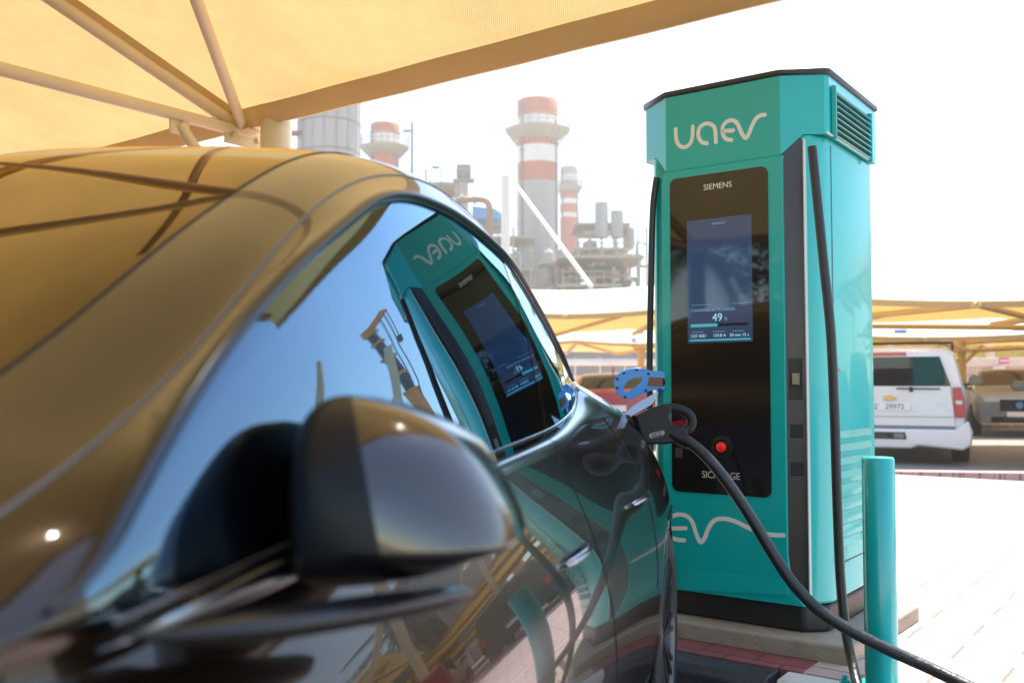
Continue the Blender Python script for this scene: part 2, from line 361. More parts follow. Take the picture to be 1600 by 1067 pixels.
def cspline(tk, yk, t):
    """natural cubic spline"""
    tk = np.array(tk, float); yk = np.array(yk, float); n = len(tk); h = np.diff(tk)
    A = np.zeros((n, n)); r = np.zeros(n); A[0, 0] = A[-1, -1] = 1
    for i in range(1, n-1):
        A[i, i-1] = h[i-1]; A[i, i] = 2*(h[i-1]+h[i]); A[i, i+1] = h[i]; r[i] = 6*((yk[i+1]-yk[i])/h[i]-(yk[i]-yk[i-1])/h[i-1])
    m = np.linalg.solve(A, r); k = np.clip(np.searchsorted(tk, t)-1, 0, n-2); u = t-tk[k]; v = tk[k+1]-t
    return m[k]*v**3/(6*h[k])+m[k+1]*u**3/(6*h[k])+(yk[k]/h[k]-m[k]*h[k]/6)*v+(yk[k+1]/h[k]-m[k+1]*h[k]/6)*u
# ------------------------------------------------------------------ setting: ground sheets, kerb, slab
PZ = 0.165
def sheet(name, poly, z, mat, frame=W, thick=None):
    mb = MB()
    if thick: mb.prism(poly, z-thick, z, fn=frame)
    else: mb.add([frame(x, y, z) for x, y in poly], [tuple(range(len(poly)))])
    o = mb.build(name, mat, smooth=False); return tag(o, kind='structure')
I = lambda x, y, z: (x, y, z)
sheet('ground', [(-900, -900), (900, -900), (900, 900), (-900, 900)], 0, 'road', I)
sheet('parking_asphalt', [(-30, -12), (30, -12), (30, 3.16), (-30, 3.16)], .004, 'asphalt')
# pavement island: starts at the kerb, reaches to the far lane
sheet('pavement', [(-1.18, 3.45), (40, 3.45), (40, 11.2), (-30, 11.2), (-30, 4.3), (-1.18, 4.3)], PZ, 'paver_pale', W, .16)
sheet('pavement_red_strip', [(-30, 3.30), (-1.18, 3.30), (-1.18, 4.3), (-30, 4.3)], PZ, 'paver_red', W, .158)
sheet('pavement_apron', [(-1.18, 3.30), (40, 3.30), (40, 3.45), (-1.18, 3.45)], PZ, 'paver_pale', W, .158)
sheet('far_pavement', [(-30, 26), (60, 26), (60, 60), (-30, 60)], .12, 'paver_pale', I, .11)
sheet('far_red_edging', [(4.5, 11.9), (60, 3.2), (60, 3.5), (4.5, 12.2)], .1, 'paver_pink', I, .09)
# kerb stones: painted black and white in turn
kb = []
x = -9.0; i = 0
while x < 8:
    black = (i % 2 == 0)
    kb.append((x, x+.98, black)); x += 1.0; i += 1
off = -1.23-(-9.0+8*1.0)     # a joint at a = -1.23, black to its left
for k, (x0, x1, black) in enumerate(kb):
    x0 += off; x1 += off; black = (k % 2 == 1)
    if x1 < -5 or x0 > 3: continue
    mb = MB(); mb.prism([(3.16, .0), (3.16, PZ-.03), (3.19, PZ-.004), (3.295, PZ-.002), (3.295, 0)], x0, x1-.012, fn=lambda p, q, r: W(r, p, q))
    o = mb.build('kerb_stone', 'kerb_black' if black else 'kerb_white', bevel=.006)
    o['label'] = ('black painted kerb stone' if black else 'white painted kerb stone')+' along the paving edge by the charger'
    o['label'] += ' %s' % (['far left end', 'second from the left end', 'third from the left end', 'fourth from the left end', 'beneath the car tail', 'in front of the slab', 'at the bollard foot', 'right of the bollard', 'far right end'] [len([q for q in bpy.data.objects if q.name.startswith('kerb_stone')])-1 if len([q for q in bpy.data.objects if q.name.startswith('kerb_stone')]) < 10 else 8])
    tag(o, cat='kerb stone', group='black painted kerb stones' if black else 'white painted kerb stones')
# concrete slab under the charger
mb = MB(); mb.prism([(-2.6, 3.467), (-1.07, 3.467), (-1.04, 4.32), (-2.6, 4.32)], PZ-.01, .23, fn=W)
o = mb.build('concrete_slab', 'concrete', bevel=.012, segs=3)
tag(o, 'weathered concrete slab under the teal charging station', 'slab')

# ------------------------------------------------------------------ charging station (local X = along its front, Y = into it, Z up)
CA, CB, CZ = -1.57, 3.537, .23
ch = empty('charging_station', W(CA, CB, CZ), -AX, label='tall teal electric vehicle charger with black screen and white lettering', cat='charging station')
def cl(px, py, y=0.):                    # pixel -> local point on the charger's front-parallel plane
    p = on_plane(px, py, bvec, CB+y); return Vector((float(p@avec)-CA, y, p[2]-CZ))
# plinth
mb = MB(); mb.prism([(-.37, .11), (-.30, .03), (.30, .03), (.375, .10), (.382, .70), (-.37, .70)], 0.002, .10)
mb.build('plinth', 'plinth', ch, bevel=.012, segs=3)
# rear body, with the broad corner fin
HB = 1.86                                # underside of the head
body = [(-.31, .045), (.325, .045), (.345, .06), (.382, .13), (.384, .70), (-.345, .70), (-.345, .13), (-.33, .06)]
mb = MB(); mb.prism(body, .104, HB+.02); mb.build('cabinet', 'teal', ch, bevel=.012, segs=3)
# thin bright metal edge between the recess and the cabinet
mb = MB(); mb.box((.326, .037, (.11+HB)/2), (.004, .03, HB-.11)); mb.build('edge_trim', 'edge_white', ch, smooth=False)
# dark cable recess panels
for sgn in (1,):
    pl = [(.250*sgn, .012), (.322*sgn, .042), (.322*sgn, .052), (.250*sgn, .052)]
    mb = MB(); mb.prism(pl, .118, HB-.002); mb.build('recess_panel', 'browndark', ch, bevel=.002)
# holster opening and two square catches on the recess
def rec(x, z, w, h, dpt=.006):
    # point on slanted recess plane
    dx, dy = .072, .030; L = math.hypot(dx, dy); ux, uy = dx/L, dy/L
    c = Vector((.250+ux*x, .012+uy*x, z)); n = Vector((uy, -ux, 0))
    return c, Vector((ux, uy, 0)), n
def rbox(mb, x, z, w, h, d0, d1, mi=0):
    c, u, n = rec(x, z, w, h)
    P = []
    for s in (-1, 1):
        for t in (-1, 1):
            for d in (d0, d1): P.append(c+u*s*w/2+Vector((0, 0, t*h/2))+n*d)
    mb.add(P, [(0, 1, 3, 2), (4, 6, 7, 5), (0, 4, 5, 1), (2, 3, 7, 6), (0, 2, 6, 4), (1, 5, 7, 3)], mi)
zz = lambda py: cl(1240, py, .03).z
mb = MB(); rbox(mb, .036, zz(592), .05, zz(560)-zz(625), -.002, .003); o = mb.build('holster_socket', 'slot', ch, bevel=.004)
mb = MB(); rbox(mb, .036, zz(592), .034, .05, .003, .012); mb.build('socket_lip', 'gloss_black', o, bevel=.004)
for py in (673, 732):
    mb = MB(); rbox(mb, .038, zz(py), .045, .05, -.001, .005); mb.build('catch_plate', 'rubber2', ch, bevel=.003)
# front panel with swept lower corner
FP = []
def P2(px, py): p = cl(px, py); return (p.x, p.z)
zbL = P2(1060, 925)[1]
fl = -.262; fr = P2(1228, 700)[0]
pts = [(fl+.0, zbL), P2(1246, 946), P2(1262, 950), (fr+.055, zbL-.012), ]
pts = [(fl, .104), (fr+.066, .104), (fr+.05, .118), (fr+.028, .15), (fr+.008, .22), (fr, .29)]
pts += [(fr, HB-.095), (fr+.001, HB-.075), (fr+.004, HB-.060), (-.245, HB-.060), (-.255, HB-.075), (fl, HB-.11)]
mb = MB(); mb.prism(pts, 0., .05, fn=lambda x, z, d: (x, d, z)); mb.build('front_panel', 'teal', ch, bevel=.0015, segs=2, angle=30)
# lower crease plane: a shallow folded facet low on the front panel
a0, a1 = P2(1062, 885), P2(1232, 905)
mb = MB(); mb.add([(a0[0], -.0012, a0[1]-.002), (a1[0]-.012, -.0012, a1[1]-.002), (a1[0]+.0, -.007, .14), (a0[0], -.007, .108), (a0[0], .01, .108), (a1[0], .01, .14), (a0[0], .01, a0[1]), (a1[0]-.012, .01, a1[1])],
   [(0, 1, 2, 3), (3, 2, 5, 4), (0, 3, 4, 6), (1, 7, 5, 2)])
mb.build('kick_panel', 'teal', ch, smooth=False)
mb = MB(); mb.box((.3848, .165, 1.0), (.0016, .003, 1.7)); mb.box((.3848, .43, .24), (.0016, .52, .003)); mb.build('panel_seam', 'slot', ch, smooth=False)
mb = MB(); mb.lathe([(.0001, .004), (.011, .004), (.013, .0)], c=(.385, .215, .98), axis='X', seg=20); mb.box((.3895, .215, .98), (.001, .003, .012)); mb.build('door_lock', 'chrome', ch)
# head
HT = on_plane(1215, 119, bvec, CB)[2]-CZ
hp = [(-.39, .70), (-.395, .12), (-.385, .10), (-.240, .0), (-.205, .0), (.222, .0), (.246, .0), (.388, .085), (.40, .105), (.40, .72), (-.39, .72)]
hp = hp[:-1]+[(.0, .72)] if False else hp
low = {3: HB-.06, 4: HB-.06, 5: HB-.06, 6: HB-.06, 2: HB+.02, 1: HB+.02, 7: HB+.02, 8: HB+.02, 0: HB+.02, 9: HB+.02, 10: HB+.02}
mb = MB(); n = len(hp)
# chamfers get an extra vertex pair so their lower edge first rises, then runs level
ring = []
for i, (x, y) in enumerate(hp):
    ring.append((x, y, low[i]))
    if i == 6: ring.append((.246+(.388-.246)*.52, .085*.52, HB+.018))
    if i == 2: ring.append((-.385+(-.240+.385)*.52, .10-.10*.52, HB+.018))
n = len(ring)
vs = [(x, y, z) for x, y, z in ring]+[(x, y, HT) for x, y, z in ring]
mb.add(vs, [(i, (i+1) % n, n+(i+1) % n, n+i) for i in range(n)]+[tuple(range(n, 2*n)), tuple(range(n-1, -1, -1))])
head = mb.build('head_shroud', 'teal', ch, bevel=.0015, segs=2, angle=20)
mb = MB(); cp = [(x*1.025+(.0), y-.006 if y < .5 else y+.01) for x, y in hp]
mb.prism(cp, HT, HT+.024); mb.build('top_cap', 'blackcap', ch, bevel=.006, segs=3)
# side grille of the head
gx = .401
y0, y1 = .17, .58
def sl(px, py, x=gx):
    p = on_plane(px, py, avec, CA+x); return float(p@bvec)-CB, p[2]-CZ
g0 = sl(1303, 145); g1 = sl(1357, 175)
GZ1, GZ0 = HT-.045, HT-.235; GY0, GY1 = .135, .60
mb = MB(); mb.box((gx+.001, (GY0+GY1)/2, (GZ0+GZ1)/2), (.004, GY1-GY0, GZ1-GZ0)); gr = mb.build('vent_grille', 'slot', ch, smooth=False)
ns = 8
for k in range(ns):
    z = GZ0+(k+.2)*(GZ1-GZ0)/ns
    mb = MB(); mb.prism([(.0, 0), (.016, -.004), (.017, -.001), (.002, .011)], GY0+.01, GY1-.01, fn=lambda a_, b_, c_: (gx+.003+a_, c_, z+b_))
    mb.build('louvre', 'teal', gr, smooth=False)
for yy in (GY0-.004, GY1+.004):
    mb = MB(); mb.box((gx+.010, yy, (GZ0+GZ1)/2), (.02, .010, GZ1-GZ0+.02)); mb.build('grille_frame', 'teal', gr, bevel=.003)
mb = MB(); mb.box((gx+.004, .33, HB+.016), (.010, .56, .006)); mb.build('drip_edge', 'edge_white', ch, bevel=.002)
# lower side louvres
for k in range(9):
    z = .30+k*.052
    mb = MB(); mb.prism([(0, 0), (.010, .004), (.001, .030)], .20, .62, fn=lambda a_, b_, c_: (.384+a_, c_, z+b_)); mb.build('lower_louvre', 'teal', ch, smooth=False)
# glass panel, rounded corners
def rrect(x0, z0, x1, z1, r, k=6):
    out = []
    for cx, cz, a in ((x1-r, z0+r, -90), (x1-r, z1-r, 0), (x0+r, z1-r, 90), (x0+r, z0+r, 180)):
        for j in range(k+1): t = R(a+90*j/k); out.append((cx+r*math.cos(t), cz+r*math.sin(t)))
    return out
A0 = P2(1049, 277); A1 = P2(1201, 263); B0 = P2(1049, 768); B1 = P2(1205, 776)
gx0, gx1 = (A0[0]+B0[0])/2, (A1[0]+B1[0])/2; gz1 = (A0[1]+A1[1])/2; gz0 = (B0[1]+B1[1])/2
YF = lambda x, z, d: (x, d, z)
mb = MB(); mb.prism(rrect(gx0, gz0, gx1, gz1, .028), -.004, .01, fn=YF); glass = mb.build('glass_front', 'screenglass', ch, smooth=False)
D0 = P2(1074, 346); D1 = P2(1175, 335); E0 = P2(1075, 533); E1 = P2(1177, 537)
dx0, dx1 = D0[0], E1[0]; dz1 = (D0[1]+D1[1])/2; dz0 = (E0[1]+E1[1])/2
mb = MB(); mb.prism([(dx0, dz0), (dx1, dz0), (dx1, dz1), (dx0, dz1)], -.0052, -.0035, fn=YF); disp = mb.build('display', 'display', ch, smooth=False)
dw = dx1-dx0; dh = dz1-dz0; DX = lambda t: dx0+dw*t; DZ = lambda t: dz0+dh*t
RF = (R(90), 0, 0)
def rect(name, x0, z0, x1, z1, mat, parent=disp, y=-.0058):
    mb = MB(); mb.prism([(x0, z0), (x1, z0), (x1, z1), (x0, z1)], y, -.0051, fn=YF); return mb.build(name, mat, parent, smooth=False)
text('display_title', 'SICHARGE D', .010, 'ui_dim', disp, (DX(.5), -.006, DZ(.955)), RF)
rect('display_line', DX(.06), DZ(.305), DX(.38), DZ(.308), 'ui_dim'); rect('display_line', DX(.70), DZ(.305), DX(.95), DZ(.308), 'ui_dim')
text('display_status', 'CHARGING IN PROGRESS', .0165, 'ui_dim', disp, (DX(.05), -.006, DZ(.262)), RF, align='LEFT')
text('display_percent', '49', .044, 'ui_light', disp, (DX(.47), -.006, DZ(.198)), RF)
text('display_percent_sign', '%', .018, 'ui_dim', disp, (DX(.60), -.006, DZ(.185)), RF)
rect('progress_bar', DX(.05), DZ(.128), DX(.47), DZ(.152), 'ui_cyan'); rect('progress_track', DX(.47), DZ(.128), DX(.93), DZ(.152), 'ui_dark')
for t, s in ((.17, '2.07 AED'), (.50, '124.8 A'), (.80, '20 min 15 s')):
    text('display_value', s, .017, 'ui_light', disp, (DX(t), -.006, DZ(.055)), RF); rect('display_line', DX(t-.10), DZ(.085), DX(t+.08), DZ(.089), 'ui_dim')
rect('display_footer', DX(.03), DZ(.015), DX(.97), DZ(.028), 'ui_cyan')
t0 = cl(1121, 291, -.005); text('maker_name', 'SIEMENS', .0325, 'logo_white', glass, (t0.x, -.0045, t0.z), RF)
t0 = cl(1126, 743, -.005); text('model_name', 'SICHARGE', .0385, 'grey_print', glass, (t0.x, -.0045, t0.z), RF, sx=.9)
t0 = cl(1129, 698, 0)
mb = MB(); mb.lathe([(.045, -.004), (.045, -.009), (.030, -.011), (.028, -.006), (0.0001, -.006)], c=(t0.x, 0, t0.z), axis='Y'); sb = mb.build('stop_button_ring', 'rubber2', ch)
mb = MB(); mb.lathe([(.0001, -.024), (.012, -.0235), (.018, -.020), (.020, -.014), (.019, -.006)], c=(t0.x, 0, t0.z), axis='Y'); mb.build('stop_button', 'red_button', sb)
t0 = cl(1060, 707, 0); mb = MB(); mb.prism([(t0.x-.012, t0.z-.02), (t0.x+.02, t0.z-.02), (t0.x+.02, t0.z+.02), (t0.x-.012, t0.z+.02)], -.0048, -.0038, fn=YF); mb.build('sticker', 'slot', glass, smooth=False)
# operator lettering, drawn as round-ended strokes (pixel tracings laid on the head's front)
Z3 = lambda pts: [P2(980+x/2.602, 90+y/2.602) for x, y in pts]
LF = lambda y: (lambda x, z, d: (x, y+d, z))
mb = MB(); w = .0158
U = Z3([(197, 292), (199, 325), (207, 352), (230, 366), (254, 353), (265, 325), (267, 281)])
Aa = Z3([(325, 350), (303, 344), (290, 320), (293, 290), (315, 271), (340, 272), (357, 292), (361, 345)])
Ee = Z3([(424, 336), (402, 331), (389, 310), (389, 282), (405, 262), (428, 256), (447, 268), (459, 294), (470, 316), (483, 328), (495, 310), (508, 278), (524, 250), (543, 236), (560, 234)])
Em = Z3([(391, 300), (431, 297)])
for s_ in (U, Aa, Ee, Em): ribbon(mb, s_, w, LF(0), .0005, -.0014)
mb.build('operator_logo', 'logo_white', head, smooth=False)
mb = MB(); Z4 = lambda pts: [P2(980+x/1.818, 480+y/1.818) for x, y in pts]; w = .0165
for s_ in (Z4([(90, 640), (105, 612), (125, 594), (150, 588), (172, 594), (186, 612), (197, 645), (208, 666), (220, 655), (232, 625), (250, 604), (278, 600), (310, 609), (345, 626), (385, 641), (415, 646), (444, 647)]),
           Z4([(100, 628), (166, 627)]), Z4([(95, 640), (120, 652), (145, 660), (162, 661)])):
    ribbon(mb, s_, w, LF(0), .0005, -.0014)
mb.build('lower_logo', 'logo_white', ch, smooth=False)

# bollard
bp = on_plane(1369, 1062, (0, 0, 1), PZ); bp = np.array([1.199, 3.16, PZ]); bz = on_plane(1362, 714, (0, 1, 0), 3.16)[2]
bo = empty('bollard', Vector(bp), .4, label='round teal steel bollard in front of the charger corner', cat='bollard')
Hb = bz-PZ
mb = MB(); mb.lathe([(.0515, .008), (.0515, Hb-.006), (.048, Hb), (.0001, Hb)], seg=48); mb.build('post', 'teal_post', bo, angle=50)
mb = MB(); mb.box((0, 0, .006), (.19, .19, .011)); bs = mb.build('base_plate', 'teal_post', bo, bevel=.002)
for sx in (-1, 1):
    for sy in (-1, 1):
        mb = MB(); mb.lathe([(.016, .012), (.016, .024), (.009, .026), (.009, .036), (.0001, .037)], c=(sx*.08, sy*.08, 0), seg=6); mb.build('bolt', 'teal_post', bs, angle=30)

# cables
def cable(name, pts, r, label, **k):
    mb = MB(); mb.tube(catmull(pts, 10), r, 16); o = mb.build(name, 'rubber', angle=60); return tag(o, label, 'cable', **k)
cable('charging_cable', [at(1269, 230, 3.38), at(1276, 300, 3.36), at(1288, 420, 3.34), at(1298, 520, 3.33), at(1304, 650, 3.33), at(1308, 780, 3.33), at(1313, 900, 3.32), at(1321, 980, 3.28), at(1333, 1040, 3.2), at(1346, 1082, 3.1), at(1380, 1120, 2.95)], .0165,
      'thick black cable hanging down the right corner of the teal charger')
cable('charging_cable', [at(1026, 278, 3.98), at(1020, 330, 3.98), at(1017, 450, 3.99), at(1015, 560, 4.), at(1016, 700, 4.), at(1025, 820, 4.), at(1040, 900, 3.9)], .0135,
      'black cable hanging straight down the left side of the teal charger')
# ------------------------------------------------------------------ the near car.  Car coordinates: x rearwards from the front axle, y to its left, z up
TH = R(14.); uv = np.array([math.sin(TH), math.cos(TH), 0]); nv = np.array([math.cos(TH), -math.sin(TH), 0]); CY = 1.33
car = empty('electric_car', Vector(tuple(-CY*nv)), math.atan2(-uv[1], -uv[0]), label='glossy bronze black electric car in the foreground, plugged in at its rear fender', cat='car')
C = lambda x, y, z: Vector((-x, y, z))
def wcar(p):                             # world -> car coordinates
    p = np.array(p); return float(p@uv), float(p@nv)+CY, float(p[2])
def wl(p): x, y, z = wcar(p); return C(x, y, z)
ROWS = [
 [(-0.87,0.66,0.32),(-0.5,0.88,0.23),(0,0.93,0.22),(0.5,0.93,0.22),(1.3,0.97,0.22),(2.4,1.0,0.22),(3.05,1.02,0.26),(3.6,0.9,0.32),(3.88,0.72,0.42)],
 [(-0.87,0.7,0.4),(-0.5,0.9,0.36),(0,0.985,0.38),(0.5,0.99,0.36),(1.2,1.02,0.36),(2.0,1.04,0.36),(2.4,1.05,0.36),(3.05,1.085,0.4),(3.6,0.96,0.44),(3.88,0.76,0.5)],
 [(-0.87,0.72,0.48),(-0.5,0.92,0.55),(0,1.0,0.6),(0.6,1.01,0.59),(1.2,1.04,0.59),(2.0,1.06,0.59),(2.5,1.078,0.6),(3.05,1.103,0.6),(3.5,1.01,0.62),(3.8,0.84,0.66),(3.88,0.76,0.66)],
 [(-0.87,0.7,0.53),(-0.5,0.9,0.67),(0,0.975,0.76),(0.6,0.985,0.77),(1.2,1.013,0.77),(2.0,1.03,0.775),(2.5,1.048,0.78),(3.05,1.088,0.785),(3.5,0.985,0.8),(3.8,0.82,0.83),(3.88,0.74,0.8)],
 [(-0.87,0.66,0.57),(-0.5,0.86,0.75),(0,0.925,0.88),(0.6,0.928,0.893),(1.2,0.958,0.895),(2.0,0.975,0.905),(2.5,0.985,0.92),(3.05,1.043,0.925),(3.5,0.93,0.94),(3.8,0.77,0.96),(3.88,0.7,0.9)],
 [(-0.87,0.6,0.59),(-0.5,0.79,0.79),(0,0.875,0.93),(0.3,0.875,0.945),(0.58,0.892,0.955),(0.8,0.902,0.962),(1.57,0.925,0.995),(2.11,0.925,1.012),(2.585,0.895,1.047),(2.8,0.905,1.058),(3.05,0.945,1.052),(3.5,0.85,1.045),(3.8,0.7,1.04),(3.88,0.64,0.96)],
 [(-0.87,0.52,0.6),(-0.5,0.7,0.81),(0,0.83,0.953),(0.3,0.86,0.969),(0.570,0.885,0.978),(0.72,0.895,0.985),(1.558,0.908,1.023),(2.088,0.897,1.041),(2.45,0.872,1.066),(2.63,0.852,1.085),(2.78,0.832,1.115),(2.86,0.818,1.145),(3.1,0.835,1.125),(3.5,0.76,1.095),(3.8,0.64,1.08),(3.88,0.58,0.99)],
 [(-0.87,0.46,0.61),(-0.5,0.62,0.825),(0,0.78,0.963),(0.3,0.84,0.985),(0.570,0.883,0.998),(0.628,0.873,1.052),(0.768,0.85,1.155),(0.930,0.83,1.250),(1.167,0.804,1.359),(1.369,0.786,1.439),(1.533,0.779,1.468),(1.717,0.777,1.477),(2.095,0.778,1.452),(2.437,0.785,1.355),(2.65,0.795,1.265),(2.8,0.8,1.195),(2.865,0.808,1.162),(3.1,0.79,1.148),(3.5,0.69,1.12),(3.8,0.57,1.09),(3.88,0.5,1.0)],
 [(-0.87,0.36,0.615),(-0.5,0.5,0.84),(0,0.7,0.975),(0.3,0.79,1.003),(0.5,0.815,1.038),(0.65,0.813,1.08),(0.847,0.795,1.152),(0.977,0.776,1.239),(1.132,0.751,1.344),(1.374,0.724,1.459),(1.576,0.707,1.522),(1.7,0.698,1.552),(1.9,0.692,1.575),(2.3,0.685,1.555),(2.6,0.69,1.475),(2.85,0.7,1.355),(3.1,0.68,1.24),(3.5,0.58,1.16),(3.8,0.48,1.1),(3.88,0.42,1.005)],
 [(-0.87,0.28,0.62),(-0.5,0.42,0.845),(0,0.62,0.985),(0.3,0.72,1.012),(0.5,0.742,1.052),(0.687,0.712,1.128),(0.828,0.695,1.206),(1.023,0.67,1.325),(1.231,0.646,1.427),(1.463,0.62,1.538),(1.6,0.605,1.58),(1.8,0.59,1.618),(2.0,0.585,1.63),(2.3,0.58,1.615),(2.6,0.57,1.555),(3.0,0.55,1.41),(3.5,0.47,1.225),(3.8,0.38,1.11),(3.88,0.32,1.01)],
 [(-0.87,0.15,0.625),(-0.5,0.22,0.85),(0,0.35,0.995),(0.2,0.38,1.02),(0.4,0.385,1.075),(0.6,0.37,1.15),(0.8,0.355,1.24),(1.0,0.34,1.335),(1.2,0.33,1.4348),(1.4,0.32,1.5314),(1.63,0.3,1.619),(1.8,0.29,1.648),(2.0,0.28,1.654),(2.3,0.28,1.642),(2.6,0.28,1.582),(3.0,0.27,1.462),(3.5,0.24,1.272),(3.8,0.18,1.132),(3.88,0.15,1.027)],
 [(-0.87,0,0.63),(-0.5,0,0.855),(0,0,1.0),(0.2,0,1.035),(0.4,0,1.095),(0.6,0,1.17),(0.8,0,1.26),(1.0,0,1.355),(1.2,0,1.4552),(1.4,0,1.5486),(1.63,0,1.632),(1.8,0,1.66),(2.0,0,1.666),(2.3,0,1.654),(2.6,0,1.593),(3.0,0,1.473),(3.5,0,1.283),(3.8,0,1.138),(3.88,0,1.033)]
]
def gsm(Y, sig, lo=None, hi=None):
    """gaussian smoothing along axis 0 with pinned ends"""
    n = len(Y); k = int(3*sig)+1; w = np.exp(-.5*(np.arange(-k, k+1)/sig)**2); w /= w.sum()
    ext = np.concatenate([2*Y[0]-Y[k:0:-1], Y, 2*Y[-1]-Y[-2:-k-2:-1]])
    return np.stack([np.tensordot(w, ext[i:i+2*k+1], axes=(0, 0)) for i in range(n)])
NS, SUB = 191, 6
XS = np.linspace(-.87, 3.88, NS)
def loft(ROWS, XS, SUB, sx=4.5, seg1=5, seg2=7, pin=(6, 7), lin=True):
    rows = []
    for k, r_ in enumerate(ROWS):
        a = np.array(r_); yz = np.stack([pchip(a[:, 0], a[:, 1], XS), pchip(a[:, 0], a[:, 2], XS)], 1)
        rows.append(gsm(yz, 1.4 if k in pin else sx))
    rows = np.array(rows)                 # rows, stations, 2
    out = []
    for i in range(len(XS)):
        q = rows[:, i]; t = np.concatenate([[0], np.cumsum(np.maximum(.004, np.linalg.norm(np.diff(q, axis=0), axis=1)))])
        tt = np.concatenate([np.linspace(t[k], t[k+1], SUB, endpoint=False) for k in range(len(t)-1)]+[[t[-1]]])
        g = np.stack([pchip(t, q[:, 0], tt), pchip(t, q[:, 1], tt)], 1)
        a, b = seg1*SUB+1, seg2*SUB
        if lin:
            q0, q1 = q[6], q[7]; d = q1-q0; nn_ = np.array([d[1], -d[0]]); nn_ /= np.linalg.norm(nn_)+1e-9; nn_ *= np.sign(nn_[0]) or 1
            for k in range(SUB+1):
                s_ = k/SUB; g[6*SUB+k] = q0+d*s_+nn_*.012*math.sin(math.pi*s_)*min(1, np.linalg.norm(d)/.3)
        g[:a] = gsm(g[:a], 2.6); g[b:] = gsm(g[b:], 2.6)
        out.append(np.concatenate([np.full((len(tt), 1), XS[i]), g], 1))
    return np.array(out)
G = loft(ROWS, XS, SUB)
NV = G.shape[1]
def gnorm(G):
    du = np.gradient(G, axis=0); dv = np.gradient(G, axis=1); n = np.cross(du, dv); n /= np.linalg.norm(n, axis=2, keepdims=True)+1e-12
    return n if n[len(n)//2, NV//3, 1] > 0 else -n
GN = gnorm(G)
def S(x, v, off=0.):
    """surface point at station x and row coordinate v, pushed out by off"""
    fi = (x-XS[0])/(XS[1]-XS[0]); i = int(min(max(fi, 0), NS-2)); a = fi-i; fj = v*SUB; j = int(min(max(fj, 0), NV-2)); b = fj-j
    f = lambda A: (1-a)*((1-b)*A[i, j]+b*A[i, j+1])+a*((1-b)*A[i+1, j]+b*A[i+1, j+1])
    p = f(G)+f(GN)*off; return C(*p)
AXLE = [(0.02, .365), (3.06, .365)]; ARC = .405
def classify(i, j):
    x = (XS[i]+XS[i+1])/2; k = j/SUB
    c = G[i:i+2, j:j+2].reshape(-1, 3).mean(0)
    if k < 5:
        for ax, az in AXLE:
            if all((p[0]-ax)**2+(p[2]-az)**2 < ARC**2 for p in G[i:i+2, j:j+2].reshape(-1, 3)): return None
    if k < 5 and c[2] > .30 or (k >= 5 and k < 6 and .52 < x < 2.86):
        if .50 < x < 2.015: return 'front_door'
        if 2.015 <= x < 2.78+.0*c[2] and k >= 1: return 'rear_door'
    if 6 <= k < 7 and .575 < x < 2.86:
        return 'front_window' if x < 2.06 else 'rear_window' if x < 2.60 else 'quarter_window'
    if k >= 9:
        zc = G[i, -1, 2]
        if .22 < x < 1.46: return 'windscreen'
        if 1.52 < x < 2.62: return 'roof_glass'
        if 2.72 < x < 3.62 and k >= 9: return 'rear_screen'
    return 'body'
faces = {}
for i in range(NS-1):
    for j in range(NV-1):
        c = classify(i, j)
        if c: faces.setdefault(c, []).append((i, j))
GA = G.copy()
for ax, az in AXLE:                       # snap the arch opening to a true circle
    for i in range(NS):
        for j in range(5*SUB):
            p = GA[i, j]; dx, dz = p[0]-ax, p[2]-az; d = math.hypot(dx, dz)
            if ARC*.86 < d < ARC and dz > -.15: p[0] = ax+dx*ARC/d; p[2] = az+dz*ARC/d
def panel(name, fl, mat, sgn, parent=car, both=False, extra=None):
    vs, ns, fs, idx = [], [], [], {}
    for sg in ((1, -1) if both else (sgn,)):
        def vid(i, j):
            key = (i, j, sg if j < NV-1 else 0)
            if key not in idx:
                idx[key] = len(vs); p = GA[i, j]; n = GN[i, j]
                vs.append(C(p[0], p[1]*sg, p[2])); ns.append(Vector((-n[0], n[1]*sg, n[2])) if j < NV-1 else Vector((-n[0], 0, n[2])).normalized())
            return idx[key]
        for i, j in fl:
            q = [vid(i, j), vid(i+1, j), vid(i+1, j+1), vid(i, j+1)]
            q = q[::-1] if sg > 0 else q
            if len(set(q)) == 4: fs.append(q)
    if extra:
        for poly in extra: o = len(vs); vs += poly; ns += [Vector((0, 0, 0))]*len(poly); fs.append(list(range(o, o+len(poly))))
    me = bpy.data.meshes.new(name); me.from_pydata(vs, [], fs); me.materials.append(M[mat])
    # winding: make faces agree with the stored normals
    me.update()
    p0 = me.polygons[len(me.polygons)//2 if not extra else 0]
    if p0.normal.dot(ns[p0.vertices[0]]) < 0: me.flip_normals()
    me.shade_smooth()
    nn = [list(n) if n.length > .1 else [0, 0, 0] for n in ns]
    me.normals_split_custom_set_from_vertices(nn)
    o = bpy.data.objects.new(name, me); COL.objects.link(o); o.parent = parent
    return o
caps = []
for i in (0, NS-1):
    L_ = [C(*(G[i, j]*np.array([1, 1, 1]))) for j in range(NV)]; Rr_ = [C(G[i, j, 0], -G[i, j, 1], G[i, j, 2]) for j in range(NV-2, -1, -1)]
    caps.append(L_+Rr_)
panel('body', faces['body'], 'paint', 1, both=True, extra=caps)
doors = {}
for sg in (1, -1):
    for nm in ('front_door', 'rear_door'): doors[nm, sg] = panel(nm, faces[nm], 'paint', sg)
    for nm in ('front_window', 'rear_window'): panel('side_window', faces[nm], 'glass_side', sg, doors[nm.replace('window', 'door'), sg])
    panel('quarter_window', faces['quarter_window'], 'glass_side', sg)
panel('windscreen', faces['windscreen'], 'glass_screen', 1, both=True)
panel('glass_roof', faces['roof_glass'], 'glass_screen', 1, both=True)
